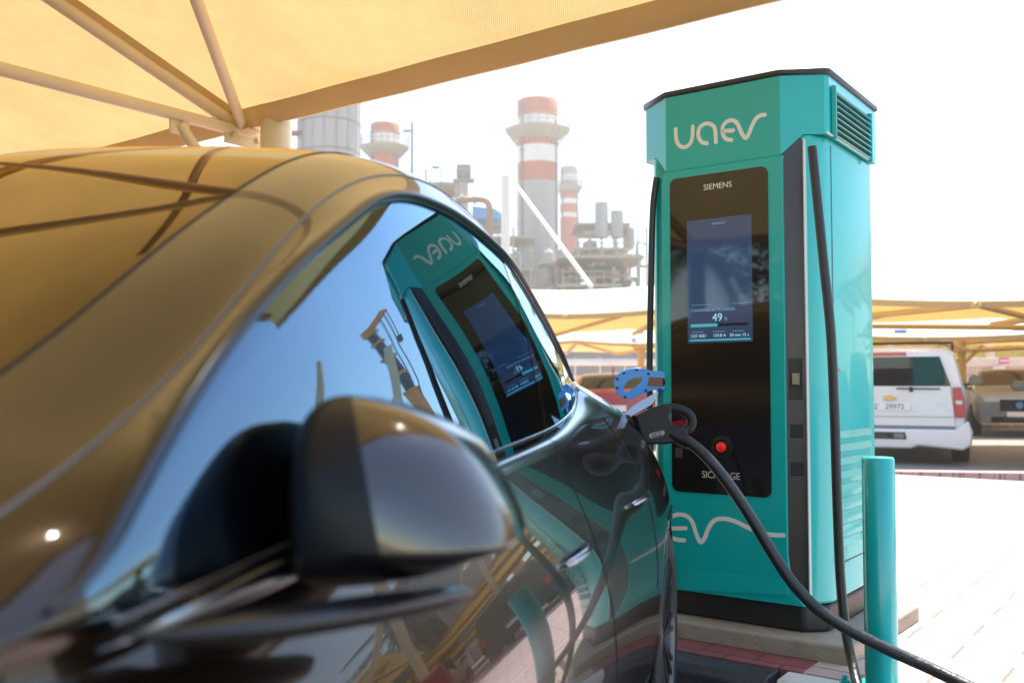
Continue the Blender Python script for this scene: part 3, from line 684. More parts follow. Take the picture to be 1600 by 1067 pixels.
panel('rear_screen', faces['rear_screen'], 'glass_screen', 1, both=True)
# trim along the windows
def strip(name, vfun, xs, r, mat, parent=car, off=0., flat=1., sg=1, seg=10):
    pts = [S(x, vfun(x) if callable(vfun) else vfun, off) for x in xs]
    if sg < 0: pts = [Vector((p.x, -p.y, p.z)) for p in pts]
    mb = MB(); mb.tube(pts, r, seg, flat=flat); return mb.build(name, mat, parent, angle=60)
def band(name, pts_a, pts_b, mat, parent=car, bulge=.006, sg=1, taper=False):
    bulge0 = bulge
    """bowed strip between two rows of points"""
    P = []
    for i_, (a, b) in enumerate(zip(pts_a, pts_b)):
        q_ = min(1, .05+i_/7) if taper else 1; m = (a+b)/2; a = m+(a-m)*q_; b = m+(b-m)*q_; bulge_ = bulge; bulge = bulge0*q_; n = Vector((0, 1, .35)).normalized()
        P.append([a-n*.004, a+n*.003, a*.75+b*.25+n*bulge*.85, m+n*bulge*1.05, a*.25+b*.75+n*bulge*.85, b+n*.003, b-n*.004])
    if sg < 0: P = [[Vector((p.x, -p.y, p.z)) for p in r_] for r_ in P]
    mb = MB(); mb.grid(P); return mb.build(name, mat, parent, angle=70)
xb = list(np.arange(.30, 2.81, .03))
for sg in (1, -1):
    # belt moulding
    for a_, b_, nm in ((.585, 2.02, 'belt_moulding'), (2.028, 2.865, 'belt_moulding')):
        xs = np.linspace(a_, b_, 50)
        band(nm, [S(x, 5.02) for x in xs], [S(x, 5.94) for x in xs], 'chrome', sg=sg, bulge=.010, taper=a_ < 1)
    xs = np.concatenate([np.arange(.545, .62, .015), np.arange(.62, 2.6, .03), np.arange(2.6, 2.872, .012)])
    strip('window_trim', 7.03, xs, [.0105*min(1, .25+.75*i/5, .3+.7*(len(xs)-1-i)/9) for i in range(len(xs))], 'dark_chrome', off=.003, sg=sg, flat=.8)
    strip('window_seal', 6.985, xs[3:], .0045, 'gloss_black', off=.001, sg=sg, seg=8)
    strip('belt_seal', 6.03, np.arange(.60, 2.84, .03), .004, 'gloss_black', off=.0, sg=sg, seg=8)
    strip('roof_gap', 8.0, np.arange(.30, 3.0, .04), .0028, 'seal', off=-.0005, sg=sg, seg=8)
    strip('glass_seal', 9.0, np.arange(.20, 3.0, .04), .0024, 'gap', off=-.0005, sg=sg, seg=8)
    strip('fender_gap', 5.0, np.arange(-.6, .60, .04), .0038, 'gap', off=-.0005, sg=sg, seg=8)
    for f, n_ in ((lambda t: (2.018-.03*(1-t), .9+4.1*t), 'door_gap'), (lambda t: (.47+.035*t*t, .9+4.9*t), 'door_gap'), (lambda t: (2.62+.17*t**.7, 2.1+2.9*t), 'door_gap')):
        pts = [S(*f(t), -.0006) for t in np.linspace(0, 1, 40)]
        if sg < 0: pts = [Vector((p.x, -p.y, p.z)) for p in pts]
        mb = MB(); mb.tube(pts, .0026, 8); mb.build(n_, 'gap', car)
    # centre pillar between the side windows
    P = [[S(2.02+dx+.085*(v-6), v, .0012) for v in np.linspace(6.02, 6.98, 16)] for dx in (0, .016, .032, .048)]
    if sg < 0: P = [[Vector((p.x, -p.y, p.z)) for p in r_] for r_ in P]
    mb = MB(); mb.grid(P); mb.build('centre_pillar', 'gloss_black', car)
    P = [[S(2.535+dx+.02*(v-6), v, .0012) for v in np.linspace(6.02, 6.98, 16)] for dx in (0, .02, .035)]
    if sg < 0: P = [[Vector((p.x, -p.y, p.z)) for p in r_] for r_ in P]
    mb = MB(); mb.grid(P); mb.build('window_divider', 'gloss_black', car)
    # flush door handles
    for x0, x1, d in ((1.70, 1.93, 'front_door'), (2.50, 2.70, 'rear_door')):
        vz = 3.45
        pts = [S(x0+(x1-x0)*t, vz, .004+.016*math.sin(math.pi*min(1, t*1.15))) for t in np.linspace(0, 1, 14)]
        if sg < 0: pts = [Vector((p.x, -p.y, p.z)) for p in pts]
        mb = MB(); mb.tube(pts, [.006]+[.011]*12+[.006], 12, flat=.6); mb.build('door_handle', 'chrome', doors[d, sg], angle=70)
# cabin
mb = MB(); mb.box(C(1.6, 0, .33), (3.3, 1.7, .12)); mb.build('cabin_floor', 'interior', car, smooth=False)
mb = MB(); mb.prism([(.35, .70), (.5, .98), (.75, 1.0), (.95, .93), (.95, .6), (.35, .6)], -.78, .78, fn=lambda x, z, y: C(x, y, z)); mb.build('dashboard', 'interior', car, bevel=.02)
def seat(x, y, w):
    st = MB(); st.prism([(x, .42), (x-.02, .60), (x+.10, .62), (x+.45, .56), (x+.5, .42)], y-w/2, y+w/2, fn=lambda a_, b_, c_: C(a_, c_, b_))
    st.prism([(x+.42, .50), (x+.52, .50), (x+.70, 1.10), (x+.68, 1.16), (x+.60, 1.12)], y-w/2+.02, y+w/2-.02, fn=lambda a_, b_, c_: C(a_, c_, b_))
    o = st.build('seat', 'seat', car, bevel=.03, segs=3)
    st = MB(); st.prism([(x+.60, 1.17), (x+.70, 1.17), (x+.735, 1.33), (x+.66, 1.34)], y-.13, y+.13, fn=lambda a_, b_, c_: C(a_, c_, b_)); st.build('headrest', 'seat', o, bevel=.025, segs=3)
for y_ in (-.38, .38): seat(1.10, y_, .5)
for y_ in (-.42, 0, .42): seat(2.05, y_, .42)
mb = MB(); pts = [(.185*math.cos(a), .185*math.sin(a)) for a in np.linspace(0, 2*math.pi, 33)]
mb.tube([C(1.04-q*.25, .38+p, .95+q*.95) for p, q in pts], .014, 8); mb.build('steering_wheel', 'interior', car)
# wheels
def wheel(ax, az, sg, y0):
    w = MB(); yy = lambda h: (y0-h)*sg
    prof = [(.22, .19), (.30, .20), (.345, .19), (.362, .155), (.365, .10), (.362, .05), (.345, .012), (.30, .0), (.245, .006), (.238, .02)]
    w.lathe([(r_, h-.0) for r_, h in prof], axis='Y', seg=56)
    e = bpy.data.objects.new('wheel', None); COL.objects.link(e); e.parent = car; e.location = C(ax, y0*sg, az)
    if sg > 0: e.rotation_euler = (0, 0, math.pi)
    else: pass
    w.build('tyre', 'tyre', e, angle=50)
    q = MB(); q.lathe([(.245, .01), (.240, .004), (.228, .016), (.222, .10), (.222, .16)], axis='Y', seg=56)
    for k in range(10):
        a = 2*math.pi*k/10
        for s_ in (-.10, .10):
            p0 = Vector((.045*math.cos(a), .035, .045*math.sin(a))); p1 = Vector((.234*math.cos(a+s_), .022, .234*math.sin(a+s_)))
            q.bar(p0, p1, .013, .028, up=(0, 1, 0))
    q.lathe([(.0001, .020), (.035, .022), (.055, .034), (.06, .06), (.05, .12)], axis='Y', seg=24)
    q.build('rim', 'rim_dark', e, angle=40)
    q = MB(); q.lathe([(.0001, .10), (.16, .10), (.165, .12)], axis='Y', seg=32); q.build('brake_disc', 'plant_grey', e)
    return e
for sg in (1, -1):
    for k_, (ax, az) in enumerate(AXLE):
        wheel(ax, az, sg, (.985 if k_ == 0 else 1.075))
        mb = MB()
        yo = .97 if k_ == 0 else 1.06
        P = [[C(ax+ARC*1.0*math.cos(a), yq*sg, az+ARC*math.sin(a)) for yq in (yo, yo-.34)] for a in np.linspace(-.3, math.pi+.3, 30)]
        mb.grid(P); mb.build('wheel_arch_liner', 'wheelwell', car)
        # arch lip follows the body side
        pts = []
        for a in np.linspace(-.2, math.pi+.2, 44):
            X_, Z_ = ax+ARC*math.cos(a), az+ARC*math.sin(a)
            i = int(round((X_-XS[0])/(XS[1]-XS[0]))); col = G[i, :5*SUB]; yv = np.interp(Z_, col[:, 2], col[:, 1]); pts.append(C(X_, (yv-.001)*sg, Z_))
        mb = MB(); mb.tube(pts, .006, 8); mb.build('arch_lip', 'paint', car)
# door mirror (left): housing, glass, foot
def mirror(sg):
    O = [(478, 690), (483, 650), (500, 626), (530, 615), (580, 624), (640, 642), (690, 668), (725, 700), (758, 750), (783, 800), (797, 845), (797, 858), (760, 873), (700, 892), (640, 906), (560, 914), (505, 912), (482, 896), (476, 840), (474, 760)]
    pts = []
    for px, py in O:
        r = ray(px, py); xr = r@uv; t = .885/xr; p = np.array([0, 0, CAM_H])+r*t; pts.append((float(p@nv)+CY, float(p[2])))
    P2_ = catmull([(a, b, 0) for a, b in pts+[pts[0]]], 7)[:-1]; Q_ = np.array([(p.x, p.y) for p in P2_]); k_ = np.exp(-.5*(np.arange(-15, 16)/3.)**2); k_ /= k_.sum(); P2_ = [tuple((k_[:, None]*Q_[(np.arange(i-15, i+16)) % len(Q_)]).sum(0)) for i in range(len(Q_))]
    cy = sum(p[0] for p in P2_)/len(P2_)-.012; cz = sum(p[1] for p in P2_)/len(P2_)-.008
    mb = MB(); rings = []
    for t in list(np.linspace(0, .8, 30))+list(np.linspace(.82, .995, 12)):
        s_ = (1-t**2.3)**(1/2.3) if t > 0 else 1.0
        sh = (1-s_)
        xx = .905-.105*t
        rings.append([(xx+ (1-s_)*0, cy+(y-cy)*s_-sh*.030, cz+(z-cz)*s_-.034*sh) for y, z in P2_])
    rings.insert(0, [(.945, cy+(y-cy)*.985, cz+(z-cz)*.985) for y, z in P2_]); rings.insert(0, [(.985, cy+(y-cy)*.93, cz+(z-cz)*.93) for y, z in P2_])
    n = len(P2_)
    yc0, yc1 = .957, .985
    vs = [C(x, y*sg, z) for r_ in rings for x, y, z in r_]
    fs = [(i*n+k, i*n+(k+1) % n, (i+1)*n+(k+1) % n, (i+1)*n+k) for i in range(len(rings)-1) for k in range(n)]+[tuple(range((len(rings)-1)*n, len(rings)*n))]
    mb.add(vs, fs); m_ = mb.build('door_mirror', 'mirror_shell', doors['front_door', sg], angle=75)
    mi_ = m_.copy(); mi_.data = m_.data.copy(); mi_.name = 'mirror_inner_cover'; COL.objects.link(mi_); mi_.parent = m_
    mi_.data.materials[0] = M['satin_black']
    for ob, oi in ((m_, True), (mi_, False)):      # one clean cut between the painted shell and the black inner cover
        bm = bmesh.new(); bm.from_mesh(ob.data)
        bmesh.ops.bisect_plane(bm, geom=bm.verts[:]+bm.edges[:]+bm.faces[:], plane_co=(-.905, .963*sg, 1.02), plane_no=(-.42, sg*1., .21), clear_inner=oi, clear_outer=not oi)
        bm.to_mesh(ob.data); bm.free()
    sgn_ = Vector((-.42, sg*1., .21)).normalized()*.0015
    mb = MB(); mb.add([C(.980, (cy+(y-cy)*.92)*sg, cz+(z-cz)*.92) for y, z in P2_], [tuple(range(n))]); mb.build('mirror_glass', 'chrome', m_, smooth=False)
    # foot reaching in to the door
    ft = []
    for t in np.linspace(0, 1, 14):
        x = .56+.40*t; y = .925+.110*t**.8; z = .985-.048*t**.8; wv = .020+.005*math.sin(math.pi*t); hv = .010+.003*math.sin(math.pi*t)
        if t > .97: wv *= .8; hv *= .8
        q_ = min(1, .15+t/.25); wv *= q_; hv *= q_
        ft.append([C(x, (y+wv*math.cos(a))*sg, z+hv*math.sin(a)) for a in np.linspace(0, 2*math.pi, 17)[:-1]])
    mb = MB(); k = 16; vs = [p for r_ in ft for p in r_]
    mb.add(vs, [(i*k+j, i*k+(j+1) % k, (i+1)*k+(j+1) % k, (i+1)*k+j) for i in range(13) for j in range(k)]+[tuple(range(k)), tuple(13*k+j for j in range(k))])
    mb.build('mirror_foot', 'arm_black', m_, angle=60)
M['mirror_shell'] = M['paint'].copy(); M['mirror_shell'].name = 'mirror_shell_paint'
for n_ in M['mirror_shell'].node_tree.nodes:
    if n_.type == 'BSDF_PRINCIPLED': n_.inputs['Coat IOR'].default_value = 2.1
mirror(1); mirror(-1)
# charge port: open flap on the rear fender
fp = [at(1030, 611, 3.22), at(1018, 633, 3.19), at(985, 652, 3.16), at(966, 655, 3.14), at(990, 633, 3.17), at(1010, 621, 3.20)]
mb = MB(); fpl = [wl(p) for p in fp]; nrm = (fpl[1]-fpl[0]).cross(fpl[4]-fpl[0]).normalized()*.006
mb.add([p for p in fpl]+[p+nrm for p in fpl], [tuple(range(6)), tuple(range(11, 5, -1))]+[(i, (i+1) % 6, 6+(i+1) % 6, 6+i) for i in range(6)])
mb.build('charge_flap', 'chrome', car, bevel=.002)
mb = MB(); mb.tube([wl(at(968, 655, 3.14)), wl(at(985, 648, 3.17)), wl(at(994, 655, 3.2)), wl(at(996, 672, 3.22))], .008, 10); mb.build('flap_hinge', 'rubber2', car)
# rear light (visible only from the side) and head light
for sg in (1, -1):
    P = [[S(x, v, .002) for v in np.linspace(3.9, 4.6, 8)] for x in np.linspace(3.66, 3.86, 10)]
    if sg < 0: P = [[Vector((p.x, -p.y, p.z)) for p in r_] for r_ in P]
    mb = MB(); mb.grid(P); mb.build('tail_light', 'lens_red', car)
    P = [[S(x, v, .002) for v in np.linspace(4.2, 6.4, 8)] for x in np.linspace(-.84, -.45, 10)]
    if sg < 0: P = [[Vector((p.x, -p.y, p.z)) for p in r_] for r_ in P]
    mb = MB(); mb.grid(P); mb.build('headlight', 'lens_clear', car)

# connector plugged into the car
con = empty('charging_connector', at(1020, 665, 3.2), 0, label='black charging connector with loop handle plugged into the car fender', cat='connector')
K = con.location
def rel(px, py, Y): return at(px, py, Y)-K
D_ = 3.18
mb = MB(); body_ = [(992, 650), (1012, 640), (1036, 630), (1052, 636), (1045, 650), (1052, 664), (1076, 672), (1070, 690), (1040, 694), (1010, 694), (1001, 680)]
fr_ = [rel(px, py, D_-.022) for px, py in body_]; bk_ = [rel(px, py, D_+.022) for px, py in body_]; n = len(fr_)
mb.add(fr_+bk_, [tuple(range(n)), tuple(range(2*n-1, n-1, -1))]+[(i, (i+1) % n, n+(i+1) % n, n+i) for i in range(n)])
mb.build('connector_body', 'rubber2', con, bevel=.007, segs=3)
mb = MB(); mb.tube(catmull([rel(1030, 641, D_), rel(1046, 637, D_), rel(1064, 640, D_), rel(1077, 648, D_), rel(1081, 660, D_), rel(1075, 670, D_), rel(1060, 672, D_), rel(1044, 667, D_)], 6), .0125, 14, flat=1.3); mb.build('grip', 'rubber2', con, angle=60)
mb = MB(); mb.tube([rel(1003, 668, D_+.03), rel(985, 663, D_+.06), rel(975, 660, D_+.08)], .033, 20); mb.build('plug_barrel', 'rubber2', con, angle=50)
q0, q1, q2, q3 = rel(1016, 677, D_-.0235), rel(1036, 672, D_-.0235), rel(1037, 680, D_-.0235), rel(1017, 685, D_-.0235)
mb = MB(); mb.add([q0, q1, q2, q3], [(0, 1, 2, 3)]); mb.build('maker_plate', 'grey_print', con, smooth=False)
def ins(a, b, t): return a+(b-a)*t
c_ = (q0+q1+q2+q3)/4; mb = MB(); dy = Vector((0, -.0012, 0)); mb.add([ins(q, c_, .16)+dy for q in (q0, q1, q2, q3)], [(0, 1, 2, 3)]); mb.build('plate_field', 'rubber2', con, smooth=False)
text('maker_print', 'PHOENIX', .0125, 'grey_print', con, c_+dy*2, (R(90), R(-14), 0), bold=.0002)
cable('charging_cable', [at(1058, 680, 3.18), at(1082, 694, 3.15), at(1110, 720, 3.12), at(1140, 758, 3.1), at(1172, 806, 3.08), at(1206, 862, 3.06), at(1240, 912, 3.03), at(1280, 953, 3.0), at(1330, 985, 2.97), at(1390, 1015, 2.93), at(1450, 1042, 2.88), at(1520, 1075, 2.8), at(1620, 1118, 2.7), at(1760, 1150, 2.6)], .0185,
      'thick black cable sagging from the connector across the charger and past the bollard')
mb = MB(); mb.tube([rel(1048, 676, D_), rel(1062, 684, 3.17), rel(1078, 693, 3.155)], [.026, .023, .020], 16); mb.build('strain_relief', 'rubber2', con, angle=60)
# spare connector with the blue grip, parked in the left holster of the charger
bc = empty('spare_connector', at(1000, 600, 3.95), 0, label='bright blue connector grip parked on the left flank of the charger', cat='connector')
K2 = bc.location; D2 = 3.95
outl = [(959, 598), (962, 588), (972, 580), (984, 576), (1000, 575), (1018, 579), (1040, 583), (1040, 607), (1024, 609), (1010, 613), (995, 619), (980, 624), (968, 618), (961, 609)]
hole = [(974, 608), (978, 599), (986, 593), (995, 590), (1003, 590), (1001, 597), (994, 603), (986, 609), (978, 612)]
def loop(o_, h_, d0, d1, K_):
    mb = MB(); N_ = 48
    O_ = catmull([(x, y, 0) for x, y in o_+[o_[0]]], 8)[:-1]; H_ = catmull([(x, y, 0) for x, y in h_+[h_[0]]], 8)[:-1]
    def res(P, n):
        P = P+[P[0]]; L = [0]
        for a, b in zip(P, P[1:]): L.append(L[-1]+(b-a).length)
        out = []
        for k in range(n):
            t = L[-1]*k/n; i = max(0, next(i for i in range(1, len(L)) if L[i] >= t)-1); f_ = (t-L[i])/max(1e-9, L[i+1]-L[i]); out.append(P[i].lerp(P[i+1], f_))
        return out
    O_, H_ = res(O_, N_), res(H_, N_)
    ang = lambda p: math.atan2(p.y-600, p.x-990)
    O_ = sorted(O_, key=ang); H_ = sorted(H_, key=ang)
    vs = [at(p.x, p.y, d)-K_ for d in (d0, d1) for q in (O_, H_) for p in q]
    fs = []
    for k in range(N_):
        j = (k+1) % N_; fs += [(k, j, N_+j, N_+k), (2*N_+k, 3*N_+k, 3*N_+j, 2*N_+j), (k, 2*N_+k, 2*N_+j, j), (N_+k, N_+j, 3*N_+j, 3*N_+k)]
    mb.add(vs, fs); return mb
loop(outl, hole, D2-.02, D2+.02, K2).build('blue_grip', 'blue_plastic', bc, bevel=.004, segs=2, angle=40)
mb = MB(); l_ = [(1014, 589), (1036, 590), (1036, 604), (1012, 603)]; mb.add([at(x, y, D2-.0225)-K2 for x, y in l_]+[at(x, y, D2-.019)-K2 for x, y in l_], [(0, 1, 2, 3), (0, 4, 5, 1), (1, 5, 6, 2), (2, 6, 7, 3), (3, 7, 4, 0)]); mb.build('grip_label', 'brown_label', bc, smooth=False)
for x, y in ((964, 592), (974, 583), (994, 578), (1012, 584), (1030, 608), (1008, 610), (976, 620), (964, 606)):
    mb = MB(); mb.lathe([(.0001, -.0235), (.005, -.0235), (.006, -.019)], c=at(x, y, D2)-K2, axis='Y', seg=12); mb.build('screw', 'slot', bc)
mb = MB(); mb.tube([at(1030, 597, D2)-K2, at(1060, 600, D2+.05)-K2], .03, 16); mb.build('plug_barrel', 'rubber2', bc)
# ------------------------------------------------------------------ near shade canopy (pavement frame a, b, z)
def abz(p): return float(np.dot(p, avec)), float(np.dot(p, bvec)), p[2]
NZ = 2.60
N0 = on_plane(385, 208, (0, 0, 1), NZ); na, nb, _ = abz(N0)      # node where the two bays meet
cano = empty('shade_canopy', W(na, nb, 0), -AX, label='large cream shade canopy overhead on tubular ribs, covering the foreground car', cat='canopy')
# local frame: X = a, Y = b ; origin under the node
RISE = .34                                # rise per metre towards the ridge
RB = -2.9                                 # ridge position
def fz(x, y):                             # fabric height
    y0 = -abs(y-RB)+abs(RB) if y > 2*RB else 0
    z = NZ+.08+RISE*max(0, (abs(RB)-abs(y-RB)))
    return z
def hem_y(t): return .02+.16*math.sin(math.pi*t)*0-.04*math.sin(math.pi*t)   # front edge pulls back between nodes
def bay(x0, x1):
    nx, ny = 40, 40; P = []
    for i in range(nx+1):
        t = i/nx; x = x0+(x1-x0)*t; row = []
        for j in range(ny+1):
            s = j/ny
            ya = hem_y(t); yb = 2*RB-hem_y(t); y = ya+(yb-ya)*s
            z = fz(x, y)-.05*math.sin(math.pi*t)*abs(math.cos(math.pi*s))*(1-.0)-.05*math.sin(math.pi*t)*math.sin(2*math.pi*s)**2
            z += .02*math.sin(math.pi*t)*(abs(2*s-1)**6)          # edge lifts a little between nodes
            z += .0012*math.sin(9*x+3*y)
            row.append((x, y, z))
        P.append(row)
    return P
for x0, x1 in ((-.03, 4.0), (-6.0, -.03), (-12, -6.0)):
    P = bay(x0, x1); mb = MB(); mb.grid(P); mb.build('fabric_bay', 'fabric', cano, angle=180)
    # folded hems hang under both long edges
    for k, s in ((0, 1), (-1, -1)):
        Q = []
        for i, row in enumerate(P):
            x, y, z = row[k]; x2, y2, z2 = row[3 if k == 0 else -4]; t = i/(len(P)-1); w = .20+.10*(1-t)**4
            Q.append([(x, y+.012*s, z-.004), (x, y+.004*s, z-.055*1), (x, y-.04*s, z-.066), (x, y-.14*s, z+.012)])
        mb = MB(); mb.grid(Q); mb.build('fabric_hem', 'hem', cano, angle=180)
def ctube(name, pts, r, mat='cream_steel', seg=20, parent=cano, flat=1.):
    mb = MB(); mb.tube(pts, r, seg, flat=flat); return mb.build(name, mat, parent, angle=50)
for k, nx_ in enumerate((0., -6.0, 4.0)):
    if k == 2:
        ctube('top_rib', [(nx_-.03, -.5, fz(0, -.5)-.06), (nx_-.03, RB, zr_(RB) if False else fz(0, RB)-.06), (nx_, -5.5, NZ+.1)], .036); continue
    ctube('bottom_rib', [(nx_, .06, NZ), (nx_, -5.9, NZ)], .033)
    zr = lambda y: fz(0, y)-.05
    ctube('top_rib', [(nx_-.01, .0, NZ+.01), (nx_-.03, -1.2, zr(-1.2)), (nx_-.03, RB, zr(RB)), (nx_, -5.85, NZ+.01)], .036)
    ctube('hip_brace', [(nx_+.02, -.04, NZ+.02), (nx_+1.8, -2.1, 3.36)], .030)
    ctube('hip_brace', [(nx_-.02, -5.8, NZ+.02), (nx_-1.5, -3.2, fz(0, -3.2)-.22)], .030)
    ctube('knee_brace', [(nx_, -.44, NZ-.05), (nx_+.10, .0, NZ-.62)], .030)
    # node plates and bolts
    mb = MB(); mb.box((nx_, -.02, NZ-.01), (.014, .26, .15)); mb.box((nx_+.05, -.02, NZ), (.10, .10, .012)); mb.box((nx_, -.44, NZ-.045), (.014, .12, .12)); nd_ = mb.build('node_plate', 'cream_steel', cano, bevel=.004)
    for yy, z_ in ((-.10, .03), (.07, .03), (.07, -.04), (-.10, -.04)):
        mb = MB(); mb.lathe([(.0001, -.035), (.016, -.035), (.016, .035), (.0001, .035)], c=(nx_, yy, NZ+z_), axis='X', seg=8); mb.build('bolt', 'cream_steel', nd_, angle=30)
for y_ in (-1.55, -4.2): ctube('purlin', [(-12, y_, fz(0, y_)-.10), (4.0, y_, fz(0, y_)-.10)], .045)
for p_, q_ in (((-.2, -1.55), (3.4, -4.2)), ((-2.6, -4.2), (1.9, -1.55)), ((-5.8, -1.55), (-3.0, -4.2))): ctube('cross_brace', [(p_[0], p_[1], fz(0, p_[1])-.14), (q_[0], q_[1], fz(0, q_[1])-.14)], .035)
mb = MB(); mb.lathe([(.086, 0), (.086, NZ+.03), (.0001, NZ+.035)], c=(.235, .02, 0), seg=32)
mb.lathe([(.13, 0), (.13, .02), (.0001, .02)], c=(.235, .02, 0), seg=4); mb.build('post', 'cream_steel', cano, angle=50)
for nx_ in (-5.8,):
    mb = MB(); mb.lathe([(.086, 0), (.086, NZ+.34), (.0001, NZ+.345)], c=(nx_, .02, 0), seg=32); mb.build('post', 'cream_steel', cano, angle=50)

P = [[(-.10, y, fz(0, y)-.012), (-.03, y, fz(0, y)-.035-.06*math.exp(-((y+.55)/.22)**2)), (.04, y, fz(0, y)-.012)] for y in np.linspace(-.1, 2*RB, 50)]
mb = MB(); mb.grid(P); mb.build('seam_fold', 'hem', cano, angle=180)
# ------------------------------------------------------------------ far canopies (world frame; each: front edge / ridge / back edge)
def far_canopy(x0, x1, prof, nb_, label, ry=0., bars=True, posts=(), postY=None):
    """prof: list of (Y offset, z); nb_ bays"""
    e = empty('shade_canopy', ((x0+x1)/2, prof[0][0], 0), ry, label=label, cat='canopy', group='shade canopies over the far parking rows')
    L_ = (x1-x0)/nb_; yb = prof[0][0]
    for b_ in range(nb_):
        xa = x0+b_*L_-(x0+x1)/2; P = []
        for i in range(17):
            t = i/16; row = []
            for j in range(len(prof)*4-3):
                k = min(j//4, len(prof)-2); s = (j-4*k)/4; y = prof[k][0]+(prof[k+1][0]-prof[k][0])*s-yb; z = prof[k][1]+(prof[k+1][1]-prof[k][1])*s
                z -= .10*math.sin(math.pi*t)*(1 if True else 0); edge = 1 if j == 0 else (-1 if j == len(prof)*4-4 else 0)
                row.append((xa+L_*t, y+edge*.12*math.sin(math.pi*t), z))
            P.append(row)
        mb = MB(); mb.grid(P); mb.build('fabric_bay', 'fabric_far', e, angle=30)
        Q = [[(r_[0][0], r_[0][1]-.01, r_[0][2]), (r_[0][0], r_[0][1]+.02, r_[0][2]-.10)] for r_ in P]
        mb = MB(); mb.grid(Q); mb.build('fabric_hem', 'hem', e)
        # frame under the bay
        mb = MB(); y2 = prof[-1][0]-yb; zf = lambda y: np.interp(y+yb, [p[0] for p in prof], [p[1] for p in prof])
        m_ = (y2)/2
        mb.tube([(xa, 0, zf(0)-.12), (xa, y2, zf(y2)-.12)], .06, 8)
        mb.tube([(xa, m_, zf(m_)-.35), (xa+L_*.5, .1, zf(0)-.16)], .05, 8); mb.tube([(xa+L_, m_, zf(m_)-.35), (xa+L_*.5, .1, zf(0)-.16)], .05, 8)
        mb.tube([(xa, m_, zf(m_)-.35), (xa+L_*.5, y2-.1, zf(y2)-.16)], .05, 8); mb.tube([(xa+L_, m_, zf(m_)-.35), (xa+L_*.5, y2-.1, zf(y2)-.16)], .05, 8)
        mb.build('canopy_frame', 'ochre_steel', e, angle=60)
    for px_ in posts:
        mb = MB(); y_ = (postY or (prof[0][0]+prof[-1][0])/2)-yb; x_ = px_-(x0+x1)/2
        mb.tube([(x_, y_, 0), (x_, y_, zf(y_)-.05)], .11, 16)
        mb.tube([(x_, y_, zf(y_)-.75), (x_-.6, y_+.1, zf(y_)-.2)], .05, 8); mb.tube([(x_, y_, zf(y_)-.75), (x_+.6, y_+.1, zf(y_)-.2)], .05, 8)
        mb.build('post', 'ochre_steel', e, angle=60)
    return e
zat = lambda py, Y: at(800, py, Y).z
xat = lambda px, Y: at(px, 600, Y).x
far_canopy(-1.0, 7.0, [(18., zat(481, 18)), (20.8, zat(446, 20.8)), (24.5, zat(514, 24.5))], 2, 'white topped yellow lined canopy roof left of the charging station, nearer row', R(-1))
far_canopy(-2.0, 10.0, [(30., zat(531, 30)), (33, zat(510, 33)), (37.5, zat(547, 37.5))], 3, 'second, lower looking canopy row behind the white topped one, left of the charging station', R(-1), posts=(xat(1000, 32),), postY=32)
far_canopy(3.9, 21, [(13.6, zat(456, 13.6)), (19.5, zat(497, 19.5))], 3, 'yellow canopy underside above the white parked utility vehicle, nearer row', R(-2))
far_canopy(6.3, 30, [(21.2, zat(518, 21.2)), (30, zat(534, 30))], 4, 'thin yellow canopy with blue signs on its edge, behind the white parked utility vehicle', R(-1.2), posts=(xat(1501, 26), xat(1700, 26)), postY=26)

# signs
def sign(px0, py0, px1, py1, Y, mat, label, ink=None, txt=None):
    p = at((px0+px1)/2, (py0+py1)/2, Y); w = (px1-px0)/F*Y; h = (py1-py0)/F*Y
    e = empty('sign', p, 0, label=label, cat='sign')
    mb = MB(); mb.box((0, 0, 0), (w, .04, h)); mb.build('sign_panel', mat, e, bevel=.01)
    mb = MB()
    for k in range(5): mb.box((-w*.34+w*.17*k, -.023, h*.02*(-1)**k), (w*.11, .004, h*(.28 if k % 2 else .4)))
    mb.build('sign_lettering', 'logo_white', e, smooth=False); return e
sign(1398, 515, 1417, 521, 20.9, 'sign_blue', 'small blue sign on the canopy edge above the white utility vehicle')
sign(1583, 511, 1602, 517, 20.9, 'sign_blue', 'small blue sign on the canopy edge at the right border of the picture')
sign(1561, 559, 1577, 568, 37.2, 'sign_pink', 'small pink sign high on the beige block wall')
sign(987, 528, 994, 535, 29.8, 'sign_blue', 'tiny blue sign on the second canopy row left of the charging station')
# beige wall with pillars
Yw = 38.; zt = zat(560, Yw)
wl_ = empty('boundary_wall', (xat(1380, Yw), Yw, 0), 0, label='beige block wall with cream pillars and coping at the back of the car park', cat='wall')
mb = MB(); mb.box((12, .15, zt/2-.1), (34, .3, zt-.25)); mb.build('wall_panel', 'wallblock', wl_, smooth=False)
mb = MB(); mb.box((12, .12, zt-.15), (34.2, .44, .34)); mb.build('coping', 'plaster', wl_, bevel=.02)
for k in range(9):
    mb = MB(); mb.box((-3.6+4.05*k, -.02, zt/2-.16), (.5, .42, zt-.32)); mb.build('pillar', 'plaster', wl_, bevel=.02)
# white fence wall behind the red car
mb = MB(); mb.box((xat(960, 44), 44, .75), (16, .25, 1.5)); mb.box((xat(960, 44), 43.95, 1.56), (16.2, .4, .12)); o = mb.build('low_wall', 'plaster', smooth=False)
tag(o, 'long low cream wall behind the red car', 'wall')
mb = MB()
x = xat(860, 42.5)
for k in range(5): mb.box((x+1.1*k, 42.5, 1.9), (.05, .05, 1.0))
mb.tube([(x-1, 42.5, 2.2), (x+6, 42.5, 2.2)], .16, 10); mb.tube([(x-1, 42.5, 2.75), (x+6, 42.5, 2.75)], .09, 10)
o = mb.build('pipe_rail', 'stack_white', angle=50); tag(o, 'white horizontal pipes on short stands above the low cream wall', 'pipes')

